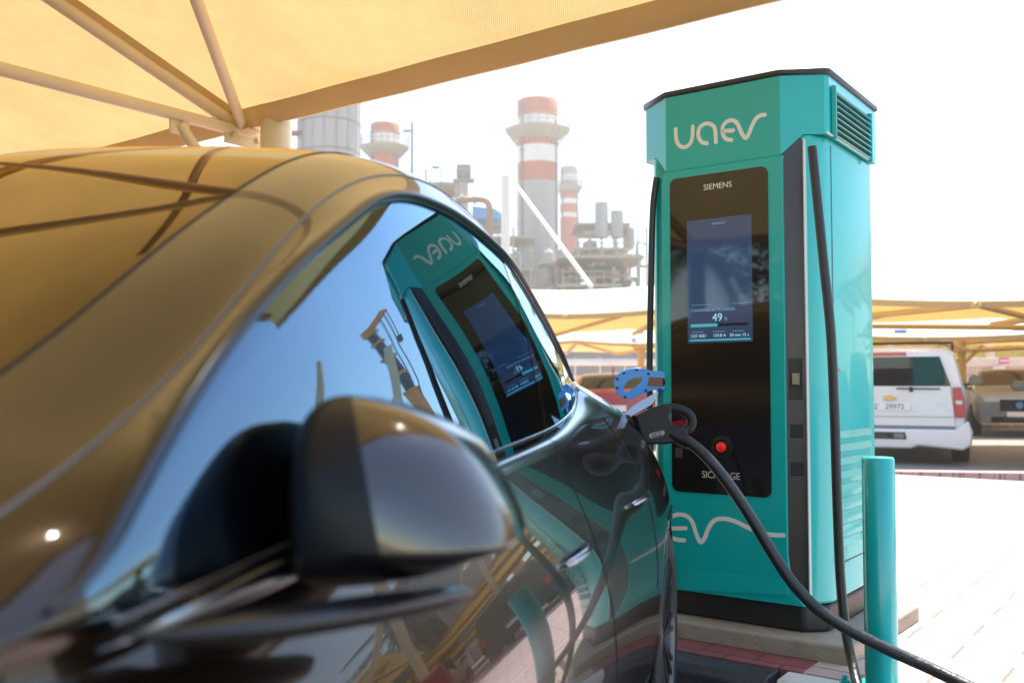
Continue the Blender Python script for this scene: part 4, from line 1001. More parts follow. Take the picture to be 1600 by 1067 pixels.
# ------------------------------------------------------------------ industrial plant
def H_(px, py, Y): return at(px, py, Y)
def stack(pxc, w, Y, bands, base_z, label, plat=None, name='chimney', shaft_mat=None):
    """bands: list of (py_top, py_bottom, material)"""
    p = at(pxc, 600, Y); r = w/2/F*Y
    e = empty(name, (p.x, Y, 0), 0, label=label, cat='chimney')
    for k, (t, b_, m_) in enumerate(bands):
        z1, z0 = zat(t, Y), (zat(b_, Y) if b_ else base_z)
        mb = MB(); rr = r*(1.02 if k % 2 else 1.0)
        prof = [(rr, z0), (rr, z1)]
        if k == 0: prof += [(rr*.93, z1+r*.06), (rr*.90, z1+r*.06), (rr*.90, z1-r)]
        mb.lathe(prof, seg=40); mb.build('flue_band' if m_ != 'stack_grey' else 'flue_shaft', m_, e, angle=50)
    for (py, rw) in (plat or []):
        z = zat(py, Y); R2 = rw/2/F*Y; mb = MB()
        mb.lathe([(r*1.0, z-.9*r*.55), (R2*.96, z-.15), (R2, z), (r, z+.02)], seg=36)
        o = mb.build('platform', 'plant_cream', e, angle=40)
        mb = MB()
        for k in range(24):
            a = 2*math.pi*k/24; mb.tube([(R2*.98*math.cos(a), R2*.98*math.sin(a), z), (R2*.98*math.cos(a), R2*.98*math.sin(a), z+1.15)], .045, 5)
            mb.bar((r*math.cos(a), r*math.sin(a), z-r*.75), (R2*.97*math.cos(a), R2*.97*math.sin(a), z-.08), .09)
        for hz in (.6, 1.15): mb.tube([(R2*.98*math.cos(a), R2*.98*math.sin(a), z+hz) for a in np.linspace(0, 2*math.pi, 41)], .05, 5, cap=False)
        mb.build('railing', 'plant_cream', o, angle=60)
    # caged ladder and conduit
    zt_ = zat(bands[0][0], Y)-.5; mb = MB(); a = -2.4
    for da in (-.05, .05): mb.tube([(r*1.04*math.cos(a+da), r*1.04*math.sin(a+da), base_z), (r*1.04*math.cos(a+da), r*1.04*math.sin(a+da), zt_)], .06, 5)
    z = base_z
    while z < zt_:
        mb.tube([(r*(1.02+.10*math.sin(q))*math.cos(a+.12*math.cos(q)), r*(1.02+.14*math.sin(q))*math.sin(a+.12*math.cos(q)), z) for q in np.linspace(0, math.pi, 7)], .035, 4); z += 1.4
    mb.build('ladder', 'plant_grey', e)
    mb = MB(); a = -.55; mb.tube([(r*1.03*math.cos(a), r*1.03*math.sin(a), base_z), (r*1.03*math.cos(a), r*1.03*math.sin(a), zt_-2)], .13, 6); mb.build('conduit', 'plant_grey', e)
    return e
stack(840.5, 65, 110, [(160, 187, 'stack_red'), (187, 206, 'stack_white'), (206, 232, 'stack_red'), (232, 258, 'stack_white'), (258, 287, 'stack_red'), (287, None, 'stack_grey')], 0, 'tall chimney with red and white bands and a round platform near its top', [(205, 104)])
stack(890, 29, 135, [(262, 275, 'stack_grey'), (275, 284, 'stack_white'), (284, 296, 'stack_grey'), (296, 312, 'stack_red'), (312, 320, 'stack_white'), (320, 334, 'stack_red'), (334, 341, 'stack_white'), (341, None, 'stack_red')], 0, 'slimmer banded chimney behind the tall one, just to its right', [(293, 42)])
stack(599, 46, 100, [(196, 213, 'stack_red'), (213, 233, 'stack_white'), (233, None, 'stack_red')], 0, 'short red and white chimney with a round platform above the car roof', [(231, 78)])
# big silo at left
p = at(512, 600, 62); e = empty('storage_silo', (p.x, 62, 0), 0, label='large pale grey cylindrical silo beside the canopy post', cat='silo')
r_ = 48/F*62; zt_ = zat(118, 62)
mb = MB(); mb.lathe([(r_, 0), (r_, zt_-.3), (r_*.98, zt_), (.001, zt_+1.0)], seg=48); mb.build('shell', 'stack_grey', e, angle=40)
mb = MB()
for z in np.arange(1, zt_, 1.9): mb.lathe([(r_+.005, z), (r_+.04, z+.04), (r_+.005, z+.10)], seg=48)
for k in range(16):
    a = 2*math.pi*k/16; mb.bar((r_*1.004*math.cos(a), r_*1.004*math.sin(a), 0), (r_*1.004*math.cos(a), r_*1.004*math.sin(a), zt_), .035, .03)
mb.build('seam', 'plant_grey', e, angle=40)
mb = MB()
for z in np.arange(2, zt_, 2.2): mb.box((-r_-.2, -.8, z), (1.1, 1.2, .08)); mb.tube([(-r_-.7, -1.4, z+1), (-r_+.3, -1.4, z+1)], .04, 5)
for xx in (-.7, .2): mb.tube([(-r_+xx, -1.4, 0), (-r_+xx, -1.4, zt_-1)], .05, 6)
mb.tube([(-r_+.45, -1.0, 0), (-r_+.45, -1.0, zt_-1.5)], .09, 8)
mb.build('stair_platform', 'plant_rust', e)
# exhaust with square hood
Y = 85; p = at(724, 600, Y); e = empty('exhaust_stack', (p.x, Y, 0), 0, label='small steel exhaust with a square hood, between the two nearest chimneys', cat='exhaust')
mb = MB(); mb.lathe([(.42, 0), (.42, zat(278, Y))], seg=20); mb.build('pipe', 'stack_grey', e, angle=60)
mb = MB(); z0, z1 = zat(277, Y), zat(259, Y); mb.add([(-.42, -.42, z0-.4), (.42, -.42, z0-.4), (.42, .42, z0-.4), (-.42, .42, z0-.4)]+[(x*.65, y*.65, z0) for x, y in ((-1, -1), (1, -1), (1, 1), (-1, 1))]+[(x*.62, y*.62, z1) for x, y in ((-1, -1), (1, -1), (1, 1), (-1, 1))],
   [(i, (i+1) % 4, 4+(i+1) % 4, 4+i) for i in range(4)]+[(4+i, 4+(i+1) % 4, 8+(i+1) % 4, 8+i) for i in range(4)]); mb.build('hood', 'plant_grey', e, smooth=False)
mb = MB(); mb.box((0, 0, z0-.35), (1.9, 1.9, .06))
for x in (-.9, 0, .9):
    for y in (-.9, .9): mb.tube([(x, y, z0-.35), (x, y, z0+.5)], .03, 5)
mb.tube([(-.9, -.9, z0+.5), (.9, -.9, z0+.5)], .03, 5); mb.build('service_deck', 'plant_cream', e)
# pipe loop
Y = 80; e = empty('process_pipe', at(745, 345, Y), 0, label='rusty elbow pipe rising beside the exhaust and turning down by the car roof', cat='pipe'); K3 = e.location
mb = MB(); mb.tube(catmull([at(715, 313, Y)-K3, at(735, 312, Y)-K3, at(752, 312, Y)-K3, at(761, 316, Y)-K3, at(765, 326, Y)-K3, at(765, 350, Y)-K3, at(765, 480, Y)-K3], 6), .28, 14); mb.build('pipe_run', 'plant_rust', e, angle=60)
mb = MB()
for q in (722, 742): mb.tube([at(q, 312, Y)-K3-Vector((.1, 0, 0)), at(q, 312, Y)-K3+Vector((.1, 0, 0))], .42, 14)
mb.build('flange', 'plant_grey', e, angle=40)
# blue clad tank
mb = MB(); c0, c1 = at(738, 322, 92), at(783, 333, 92)
mb.prism([(c0.x, c0.z), (c1.x-.6, zat(326, 92)), (c1.x, c1.z), (c1.x-.3, c1.z-.5), (c0.x, zat(342, 92))], 92, 98, fn=lambda x, z, y: (x, y, z)); o = mb.build('blue_roof', 'plant_blue', smooth=False); tag(o, 'small blue sheet roof among the pipework, left of the tall chimney', 'roof')
# white mast and its stay
mb = MB(); c = at(790, 600, 30); mb.tube([(c.x, 30, 0), (c.x, 30, zat(275, 30))], .14, 14); o = mb.build('mast', 'stack_white', angle=50); tag(o, 'plain white mast left of the tall chimney', 'mast')
mb = MB(); mb.tube([at(808, 292, 34), at(924, 448, 26)], .065, 10); o = mb.build('stay_pole', 'stack_white', angle=50); tag(o, 'white diagonal stay pole crossing in front of the tall chimney', 'pole')
# process structures: steel frames with decks, vessels and pipes
def process(px0, px1, top, Y, label, seed, lvls=4, vess=3, dens=1.0, matv='plant_cream'):
    rnd = random.Random(seed); xa, xb_ = at(px0, 600, Y).x, at(px1, 600, Y).x; w = xb_-xa; zt_ = zat(top, Y); dpt = min(w, 9)
    e = empty('process_unit', (xa, Y, 0), 0, label=label, cat='plant structure')
    mb = MB(); cols = max(3, int(w/2.6))
    hs = [zt_*rnd.uniform(.78, 1.0) for _ in range(cols+1)]
    for i in range(cols+1):
        for y in (0, dpt): mb.bar((w*i/cols, y, 0), (w*i/cols, y, hs[i]), .22)
        if i < cols:
            for l in range(1, lvls+1):
                z = zt_*.93*l/lvls
                if z < min(hs[i], hs[i+1])+.5 and rnd.random() < .55: mb.bar((w*i/cols, 0, z-zt_/lvls*.9), (w*(i+1)/cols, 0, z), .10)
    mb.build('column', 'plant_cream', e, smooth=False)
    for l in range(1, lvls+1):
        z = zt_*.93*l/lvls; x0 = 0 if rnd.random() < .7 else w*.3; x1 = w if rnd.random() < .6 else w*.7
        mb = MB(); mb.box(((x0+x1)/2, dpt/2, z), (x1-x0+.8, dpt+.6, .22)); 
        for k in range(int((x1-x0)/1.1)+1):
            mb.bar((x0+1.1*k, -.3, z), (x0+1.1*k, -.3, z+1.1), .06)
        mb.bar((x0-.3, -.3, z+1.1), (x1+.3, -.3, z+1.1), .06); mb.bar((x0-.3, -.3, z+.6), (x1+.3, -.3, z+.6), .05)
        mb.build('deck', 'plant_cream', e, smooth=False)
    for k in range(vess):
        x = w*rnd.uniform(.1, .9); r_ = rnd.uniform(.4, .95); l = rnd.randint(1, lvls); z0 = zt_*.93*(l-1)/lvls+.4; h = zt_/lvls*rnd.uniform(.6, 1.25); mb = MB()
        if rnd.random() < .65: mb.lathe([(.001, z0-.3), (r_*.8, z0), (r_, z0+.3), (r_, z0+h-.3), (r_*.75, z0+h), (.001, z0+h+.25)], c=(x, dpt*rnd.uniform(.1, .6), 0), seg=20)
        else: mb.lathe([(.001, -.2), (r_*.8, 0), (r_, .3), (r_, 3), (r_*.8, 3.3), (.001, 3.5)], c=(x-1.5, dpt*.3, z0+r_), axis='X', seg=20)
        mb.build('vessel', rnd.choice([matv, 'plant_grey', 'stack_grey']), e, angle=40)
    for k in range(int(11*dens)):
        z = zt_*rnd.uniform(.12, .92); y = rnd.uniform(-.5, dpt); x0 = w*rnd.uniform(-.05, .5); x1 = x0+w*rnd.uniform(.2, .6); r_ = rnd.uniform(.07, .26); mb = MB()
        z2 = z+rnd.choice([-1, 1])*rnd.uniform(1, 4)
        if z2 < .5 or z2 > zt_: z2 = z/2
        mb.tube(catmull([(x0, y, z), (x1-.5, y, z), (x1, y, z+(z2-z)*.15), (x1, y, z2), (x1+rnd.uniform(.3, 1.5), y, z2)], 5), r_, 8); mb.build('pipe_run', rnd.choice(['plant_rust', 'plant_grey', 'plant_cream', 'stack_white']), e, angle=60)
    return e
process(905, 1012, 330, 95, 'dense steel process structure with decks and pipes, right of the tall chimney', 3, 7, 9, 3.2)
process(1036, 1120, 360, 105, 'steel process structure hidden partly behind the charging station', 5, 4, 3)
process(640, 712, 262, 90, 'process steelwork with slim vent poles just above the car roof', 8, 7, 5, 1.3)
process(746, 830, 352, 88, 'low pipework and decks in front of the tall chimney foot', 11, 5, 6, 3, 'plant_grey')
process(330, 420, 218, 70, 'orange and white scaffold like pipework under the canopy corner, left of the canopy post', 14, 7, 2, 1.5)
process(850, 905, 395, 82, 'pipes and decks at the foot of the tall chimney, above the white topped canopy', 21, 5, 5, 2.6)
process(880, 1000, 385, 78, 'low rusty pipework in front of the dense process structure, above the white topped canopy', 31, 5, 8, 4, 'plant_grey')
process(700, 790, 330, 97, 'pipe decks between the square hooded exhaust and the white mast', 37, 6, 5, 3.2)
# chimney foot casing
mb = MB(); a_, b_ = at(812, 600, 104).x, at(872, 600, 104).x; z0, z1 = 0, zat(392, 104)
mb.box(((a_+b_)/2, 106, z1/2), (b_-a_+1.2, 6, z1)); o = mb.build('duct_casing', 'stack_grey', bevel=.1); tag(o, 'box shaped grey duct casing at the foot of the tall chimney', 'duct')
for px, y0, y1, l in ((642, 191, 262, 'slender vent pole right of the short red and white chimney'), (688, 248, 290, 'thin antenna pole between the short chimney and the square hooded exhaust')):
    mb = MB(); Y = 88; c = at(px, 600, Y).x; mb.tube([(c, Y, zat(y1+60, Y)), (c, Y, zat(y0, Y))], .14 if px < 660 else .06, 8); mb.box((c-.5, Y, zat(y0+14, Y)), (.7, .15, .25)); o = mb.build('vent_pole', 'plant_grey'); tag(o, l, 'pole')
for px, w_, y0, l in ((941, 21, 317, 'left of two upright vessels on the process structure'), (965, 19, 330, 'right of two upright vessels on the process structure')):
    mb = MB(); Y = 93; c = at(px, 600, Y).x; r_ = w_/2/F*Y; mb.lathe([(r_, zat(372, Y)), (r_, zat(y0, Y)), (r_*.4, zat(y0, Y)+.15), (.001, zat(y0, Y)+.15)], c=(c, Y, 0), seg=24); o = mb.build('vessel', 'stack_grey', angle=40); tag(o, l, 'vessel')
# yellow lattice building behind the wall
Y = 46; e = empty('steel_shed', (xat(1370, Y), Y, 0), 0, label='yellow clad shed with open lattice girders behind the beige wall', cat='shed')
mb = MB(); za, zb = zat(562, Y), zat(533, Y); mb.box((14, 1.5, (za+zb)/2), (34, .2, zb-za)); mb.build('cladding', 'yellow_sheet', e, smooth=False)
mb = MB()
for z in (za+.1, (za+zb)/2, zb): mb.bar((-3, 0, z), (31, 0, z), .12)
for k in range(28):
    x = -3+1.2*k; mb.bar((x, 0, za+.1), (x+.6, 0, zb), .07); mb.bar((x+.6, 0, zb), (x+1.2, 0, za+.1), .07)
mb.build('lattice_girder', 'yellow_sheet', e, smooth=False)
for px in (1388, 1545, 1640):
    mb = MB(); x = xat(px, Y)-xat(1370, Y); mb.box((x, -.2, zb/2), (.3, .3, zb)); mb.build('column', 'plaster', e, smooth=False)
# low grey shed behind the canopy at left
mb = MB(); Y = 60; mb.box((xat(940, Y), Y+3, zat(535, Y)/2), (16, 6, zat(535, Y))); o = mb.build('plant_building', 'plant_grey', smooth=False); tag(o, 'low grey plant building glimpsed beneath the left canopy rows', 'building')
# ------------------------------------------------------------------ other vehicles. Local frame: X right, Y forward (front of the vehicle), Z up, origin under the rear face
def vehicle(name, loc, heading, label, cat, paint, st, wid, axles, wr=.34, glass='glass_clear', sideg=None, screens=(), group=None, rearcap=True, mirror_=True, mz=1.0, my=None):
    """st: stations (y, z_top, z_belt, width factor, roof half width, bottom z)"""
    e = empty(name, loc, heading, label=label, cat=cat, group=group)
    ys, rows = [], []
    Y_ = np.array([s[0] for s in st]); ys = np.unique(np.concatenate([np.arange(Y_[0], Y_[-1], .12), Y_]))
    f = lambda k: pchip(Y_, [s[k] for s in st], ys)
    zt, zb, wf, rw, bz = f(1), f(2), f(3), f(4), f(5)
    P = []
    for i in range(len(ys)):
        w = wid*wf[i]; b = bz[i]; gh = zt[i]-zb[i]
        q = [(w*.90, b), (w*.985, b+.14), (w, b+(zb[i]-b)*.55), (w*.985, zb[i]-.07), (w*.955, zb[i])]
        tw = rw[i]*wid
        q += [(w*.955+(tw-w*.955)*.55, zb[i]+gh*.48), (tw, zb[i]+gh*.84), (tw*.90, zb[i]+gh*.95), (tw*.55, zt[i]), (0, zt[i]+.012)]
        P.append(q)
    n = len(P[0]); parts = {}
    def cls(i, j):
        y = (ys[i]+ys[i+1])/2
        if j < 4:
            for a in axles:
                if all(math.hypot(ys[k]-a, P[k][m][1]-wr) < wr*1.22 for k in (i, i+1) for m in (j,)) and j < 3 and abs(y-a) < wr*1.1 and P[i][j+1][1] < wr*2.25: return None
        if j in (4, 5) and sideg and sideg[0] < y < sideg[1] and not any(abs(y-q) < .05 for q in sideg[2]): return 'side_window'
        if j >= 7 and any(a < y < b_ for a, b_ in screens): return 'windscreen' if y > 1.6 else 'rear_screen'
        return 'body'
    for sg in (1, -1):
        for i in range(len(ys)-1):
            for j in range(n-1):
                c = cls(i, j)
                if c: parts.setdefault((c, sg if c == 'side_window' else 0), []).append([(P[a][b_][0]*sg, ys[a], P[a][b_][1]) for a, b_ in ((i, j), (i+1, j), (i+1, j+1), (i, j+1))])
    for (c, sg), fl in parts.items():
        mb = MB()
        for q in fl: mb.add(q, [(0, 1, 2, 3)])
        if c == 'body':
            for i in (0, len(ys)-1):
                L_ = [(p[0], ys[i], p[1]) for p in P[i]]+[(-p[0], ys[i], p[1]) for p in P[i][-2::-1]]; mb.add(L_, [tuple(range(len(L_)))])
        mb.build(c, paint if c == 'body' else glass, e, angle=38)
    mb = MB(); mb.box((0, (ys[0]+ys[-1])/2, min(bz)+.10), (wid*1.5, (ys[-1]-ys[0])*.94, .12)); mb.build('underbody', 'wheelwell', e, smooth=False)
    for sg in (1, -1):
        for a in axles:
            w = bpy.data.objects.new('wheel', None); COL.objects.link(w); w.parent = e; w.location = (sg*wid*.90, a, wr)
            mb = MB(); mb.lathe([(wr*.6, -.12), (wr*.93, -.125), (wr, -.09), (wr, .09), (wr*.93, .125), (wr*.6, .12)], axis='X', seg=32)
            for k in range(-3, 4): mb.lathe([(wr+.001, k*.026-.009), (wr+.009, k*.026-.007), (wr+.009, k*.026+.007), (wr+.001, k*.026+.009)], axis='X', seg=32)
            mb.build('tyre', 'tyre', w, angle=40)
            mb = MB(); mb.lathe([(.001, .05*sg), (wr*.2, .07*sg), (wr*.55, .09*sg), (wr*.62, .12*sg), (wr*.62, -.1*sg)], axis='X', seg=24); mb.build('rim', 'rim', w, angle=40)
            mb = MB(); mb.grid([[(sg*wid*x_, a+wr*1.15*math.cos(t), wr+wr*1.15*math.sin(t)) for x_ in (.97, .55)] for t in np.linspace(-.2, math.pi+.2, 20)]); mb.build('wheel_arch', 'wheelwell', e)
        if mirror_:
            y_ = my or (axles[1]-.55)
            mb = MB(); mb.tube([(sg*wid*.93, y_, mz), (sg*(wid+.08), y_, mz+.02)], .035, 8)
            mb.add(*[(lambda O: ([(sg*(wid+.04+.24*u), y_+dy, mz-.01+.18*v) for dy in (-.05, .06) for u, v in O], [tuple(range(8)), tuple(range(15, 7, -1))]+[(i, (i+1) % 8, 8+(i+1) % 8, 8+i) for i in range(8)]))([(0, .2), (.1, .02), (.75, 0), (.97, .2), (1, .6), (.85, .95), (.3, 1), (.05, .75)])][0])
            mb.build('wing_mirror', 'gloss_black', e, bevel=.02)
    return e
def addbox(e, name, c, d, mat, bevel=.01, rot=None, parent=None):
    mb = MB(); mb.box(c, d, rot); return mb.build(name, mat, parent or e, bevel=bevel, segs=2)

# white utility vehicle, seen square from behind
SY = 14.3; sc = at(1390, 600, SY)
hd = -R(25.)
e = vehicle('utility_vehicle', (sc.x, SY, .0), hd, 'white utility vehicle parked with its rear to us, right of the charging station', 'car', 'white_paint',
 [(0, 1.66, 1.16, .97, .83, .46), (.05, 1.70, 1.17, 1.0, .84, .42), (.35, 1.74, 1.17, 1.0, .84, .40), (2.6, 1.76, 1.16, 1.0, .84, .38), (3.2, 1.70, 1.16, 1.0, .83, .38), (3.85, 1.24, 1.14, .99, .86, .38), (4.0, 1.20, 1.12, .98, .86, .38), (4.9, 1.10, 1.04, .95, .84, .40), (5.05, .95, .90, .88, .80, .45)],
 1.04, (1.05, 4.0), .39, sideg=(.35, 3.3, (1.5, 2.5)), screens=((3.2, 3.85),), mz=1.17, my=3.35, glass='glass_suv')
zz_ = lambda py: zat(py, SY); xx_ = lambda px: (px-1390)/F*SY
def rearp(pts, y, name, mat, parent=e, th=.02, bevel=.008):
    mb = MB(); mb.prism([(xx_(a), zz_(b)) for a, b in pts], 0, th, fn=lambda x, z, d: (x, y-d, z)); return mb.build(name, mat, parent, bevel=bevel, segs=2)
tg = rearp([(1302, 697), (1300, 650), (1303, 606), (1316, 560), (1322, 553), (1458, 553), (1464, 560), (1477, 606), (1482, 650), (1482, 669), (1298, 669)], 0.02, 'tailgate', 'white_paint', th=.045, bevel=.015)
rearp([(1309, 603), (1322, 561), (1326, 558), (1462, 558), (1477, 603)], -.026, 'rear_window', 'glass_suv', th=.012)
rearp([(1366, 551), (1414, 551), (1416, 556), (1364, 556)], -.03, 'brake_light', 'lens_red', th=.03)
for s in (1, -1):
    q = [(1479, 605), (1491, 605), (1496, 628), (1497, 651), (1481, 651)]; q = [(1390+s*(a-1390), b) for a, b in q]
    tl = rearp(q, .0, 'tail_light', 'lens_red', th=.05); q = [(1483, 625), (1492, 625), (1493, 631), (1484, 631)]; q = [(1390+s*(a-1390), b) for a, b in q]; rearp(q, -.051, 'reverse_lens', 'lens_clear', tl, th=.006)
bz_ = rearp([(1276, 695), (1274, 672), (1280, 655), (1298, 669), (1482, 669), (1500, 655), (1506, 672), (1504, 692), (1492, 700), (1430, 694), (1420, 699), (1330, 699)], .0, 'bumper', 'white_paint', th=.14, bevel=.03)
bs_ = rearp([(1359, 674), (1412, 674), (1414, 685), (1357, 685)], -.142, 'bumper_step', 'plinth', bz_, th=.01)
rearp([(1396, 676), (1410, 676), (1410, 683), (1396, 683)], -.153, 'step_pad', 'plant_grey', bs_, th=.004)
rearp([(1386, 676), (1392, 676), (1392, 682), (1386, 682)], -.153, 'tow_socket', 'gap', bs_, th=.006)
rearp([(1298, 664), (1482, 664), (1482, 669), (1298, 669)], -.028, 'chrome_strip', 'silver_paint', th=.012)
rearp([(1300, 650), (1480, 650), (1480, 651), (1300, 651)], -.0255, 'tailgate_crease', 'plant_grey', th=.002, bevel=0)
pl_ = rearp([(1360, 629), (1420, 629), (1420, 641), (1360, 641)], -.028, 'number_plate', 'plate', th=.012)
text('plate_number', '29972', .105, 'plate_ink', pl_, (xx_(1397), -.0415, zz_(635.2)), (R(90), 0, 0))
text('plate_code', 'B', .06, 'plate_ink', pl_, (xx_(1369.5), -.0415, zz_(637)), (R(90), 0, 0), bold=.001)
text('plate_city', 'DUBAI', .03, 'plate_ink', pl_, (xx_(1370), -.0415, zz_(631.8)), (R(90), 0, 0))
rearp([(1381, 620), (1387, 620), (1388, 618), (1393, 618), (1394, 620), (1400, 620), (1398, 624), (1393, 624), (1392, 626), (1387, 626), (1386, 624), (1380, 624)], -.028, 'badge', 'gold', th=.02, bevel=.004)
mb = MB(); mb.tube([(xx_(1400), -.05, zz_(607)), (xx_(1462), -.05, zz_(607.5))], .012, 6); mb.tube([(xx_(1421), -.02, zz_(610)), (xx_(1421), -.07, zz_(607))], .03, 8); mb.build('rear_wiper', 'rubber2', e)
for s in (1, -1):
    mb = MB(); mb.tube(catmull([(s*.86, .25, 1.72), (s*.85, .45, 1.80), (s*.84, 1.2, 1.83), (s*.84, 2.4, 1.82), (s*.84, 2.8, 1.74)], 5), .022, 8); mb.build('roof_rail', 'rubber2', e)
mb = MB(); mb.tube([(-.86, .5, 1.80), (.86, .5, 1.80)], .02, 8); mb.build('roof_crossbar', 'rubber2', e)
mb = MB(); mb.tube([(.55, -.12, .42), (.60, 1.5, .40)], .055, 12); mb.build('exhaust_pipe', 'plant_rust', e)
mb = MB(); mb.prism([(-.9, .28), (.9, .28), (.95, .42), (-.95, .42)], .0, .5, fn=lambda x, z, d: (x, d, z)); mb.build('spare_well', 'wheelwell', e)

# silver crossover, nose towards us
SY2 = 21.4; c = at(1592, 600, SY2); ang = math.atan2(c.x, SY2)
L_ = 4.6; hd2 = math.pi-R(24)
e2 = vehicle('crossover', (c.x-L_*math.sin(hd2)*-1*0+0, SY2, .0), hd2, 'silver grey crossover facing us beside the beige wall, at the right border', 'car', 'silver_paint',
 [(0, 1.2, 1.1, .90, .80, .5), (.15, 1.35, 1.1, .96, .80, .42), (.6, 1.52, 1.1, 1.0, .78, .36), (1.6, 1.56, 1.08, 1.0, .78, .34), (2.6, 1.54, 1.06, 1.0, .78, .34), (3.4, 1.14, 1.04, .99, .82, .34), (3.55, 1.08, 1.02, .98, .84, .34), (4.3, .98, .92, .95, .84, .32), (4.6, .80, .76, .84, .76, .32)],
 .96, (.85, 3.65), .37, sideg=(.5, 3.0, (1.5,)), screens=((2.62, 3.38), (.1, .5)), mz=1.08, my=2.95, glass='glass_screen')
e2.location = Vector((c.x, SY2, 0))-Matrix.Rotation(hd2, 3, 'Z') @ Vector((0, L_, 0))
def nose(e_, L0, wz, grille=True):
    addbox(e_, 'grille', (0, L0-.0, wz+.10), (.78, .06, .26), 'gloss_black'); addbox(e_, 'lower_grille', (0, L0+.0, wz-.22), (1.15, .06, .14), 'gloss_black')
    mb = MB(); mb.lathe([(.001, .05), (.07, .045), (.075, .02)], c=(0, L0+.02, wz+.1), axis='Y', seg=20); mb.build('badge', 'plant_blue', e_)
    for s in (1, -1):
        mb = MB(); mb.prism([(s*.42, wz+.14), (s*.80, wz+.24), (s*.86, wz+.14), (s*.46, wz+.04)], L0-.32, L0-.02, fn=lambda x, z, y: (x, y+(0 if abs(x) < .6 else -.14), z)); mb.build('headlight', 'lens_clear', e_, bevel=.01)
        addbox(e_, 'fog_light_bezel', (s*.66, L0-.08, wz-.17), (.26, .10, .13), 'gloss_black')
        addbox(e_, 'bumper_blade', (s*.60, L0-.02, wz-.30), (.4, .05, .03), 'chrome')
    p_ = addbox(e_, 'number_plate', (0, L0+.04, wz-.1), (.50, .012, .11), 'plate', .003)
nose(e2, 4.58, .62)
# small white car partly hidden behind the utility vehicle
c = at(1474, 600, 20.5)
e3 = vehicle('small_car', (c.x, 20.5+4.2, 0), math.pi-R(12), 'white car whose front corner shows just right of the utility vehicle wheel', 'car', 'white_paint',
 [(0, .95, .9, .88, .80, .4), (.2, 1.1, .92, .95, .78, .34), (.9, 1.38, .92, 1., .72, .3), (2.0, 1.42, .90, 1., .72, .3), (3.0, .98, .88, 1., .8, .3), (3.9, .80, .74, .93, .8, .3), (4.2, .66, .60, .82, .75, .32)], .88, (.75, 3.4), .32, sideg=(.6, 2.7, (1.5,)), screens=((2.1, 2.95),), glass='glass_screen', mz=.95, my=2.6)
nose(e3, 4.18, .50)
# red car behind the foreground car's tail
SY4 = 18.5; c = at(958, 600, SY4)
e4 = vehicle('red_hatchback', (c.x, SY4, 0), -R(6), 'red hatchback seen from behind between the foreground car and the charging station', 'car', 'red_paint',
 [(0, 1.02, .98, .90, .82, .42), (.10, 1.08, .98, .97, .80, .36), (.55, 1.36, .98, 1., .75, .32), (1.6, 1.42, .96, 1., .75, .3), (2.5, 1.36, .95, 1., .75, .3), (3.3, .98, .93, .99, .8, .3), (4.0, .84, .80, .95, .8, .3), (4.2, .70, .66, .85, .75, .32)], .90, (.75, 3.35), .33, sideg=(.5, 2.9, (1.5,)), screens=((.12, .52), (2.55, 3.25)), mz=.98, my=2.7)
for s in (1, -1):
    addbox(e4, 'tail_light', (s*.66, .02, .86), (.26, .12, .14), 'lens_red', .02)
    mb = MB(); mb.prism([(1.15, .7), (1.55, .7), (1.68, 1.12), (1.60, 1.2), (1.55, 1.12)], s*.4-.2, s*.4+.2, fn=lambda y, z, x: (x, y, z)); mb.build('seat', 'seat', e4, bevel=.03)
    addbox(e4, 'headrest', (s*.4, 1.64, 1.2), (.24, .1, .16), 'seat', .03)
p_ = addbox(e4, 'number_plate', (0, -.01, .72), (.50, .02, .12), 'plate', .003)
addbox(e4, 'bumper', (0, .03, .48), (1.62, .14, .20), 'red_paint', .05)
mb = MB(); mb.prism([(.7, 1.40), (.95, 1.43), (.72, 1.53)], -.02, .02, fn=lambda y, z, x: (x, y, z)); mb.build('roof_fin', 'red_paint', e4, bevel=.008)
# parked cars to the right, beyond the picture edge: they show in the paint of the foreground car
sedan = [(0, .98, .92, .88, .80, .40), (.25, 1.05, .96, .97, .78, .34), (.9, 1.10, .98, 1., .78, .30), (1.5, 1.40, .96, 1., .70, .3), (2.6, 1.42, .95, 1., .70, .3), (3.4, 1.0, .93, 1., .8, .3), (4.4, .84, .80, .95, .8, .3), (4.7, .70, .66, .85, .75, .32)]
suvst = [(0, 1.58, 1.10, .95, .80, .45), (.08, 1.66, 1.12, 1., .82, .40), (2.7, 1.72, 1.12, 1., .82, .38), (3.6, 1.2, 1.1, .99, .85, .38), (4.7, 1.02, .98, .95, .84, .4), (4.85, .9, .85, .88, .8, .45)]
for (x_, y_, h_, st_, pt, wd, lab, nm) in ((7.6, 12.0, -R(28), suvst, 'dark_paint', .97, 'dark bronze utility vehicle cut off by the right border, only its mirror and flank showing', 'utility_vehicle'),
        (10.6, 10.9, -R(30), sedan, 'dark_paint', .92, 'dark saloon parked outside the right border, mirrored in the foreground car door', 'saloon_car'),
        (12.2, 8.6, -R(34), suvst, 'dark_paint', .95, 'black utility vehicle parked far right, mirrored in the foreground car door', 'utility_vehicle'),
        (13.2, 5.6, -R(40), sedan, 'silver_paint', .92, 'silver saloon parked far right outside the picture', 'saloon_car')):
    ee = vehicle(nm, (x_, y_, 0), h_, lab, 'car', pt, st_, wd, (.95, 3.75), .36, sideg=(.6, 3.0, (1.7,)), screens=((2.75, 3.5) if st_ is suvst else (2.65, 3.35),), glass='glass_screen', mz=1.08, my=3.1)
    for s in (1, -1): addbox(ee, 'tail_light', (s*(wd-.16), .0, .92), (.22, .12, .22), 'lens_red', .02)
    addbox(ee, 'number_plate', (0, -.03, .74), (.50, .02, .12), 'plate', .003)
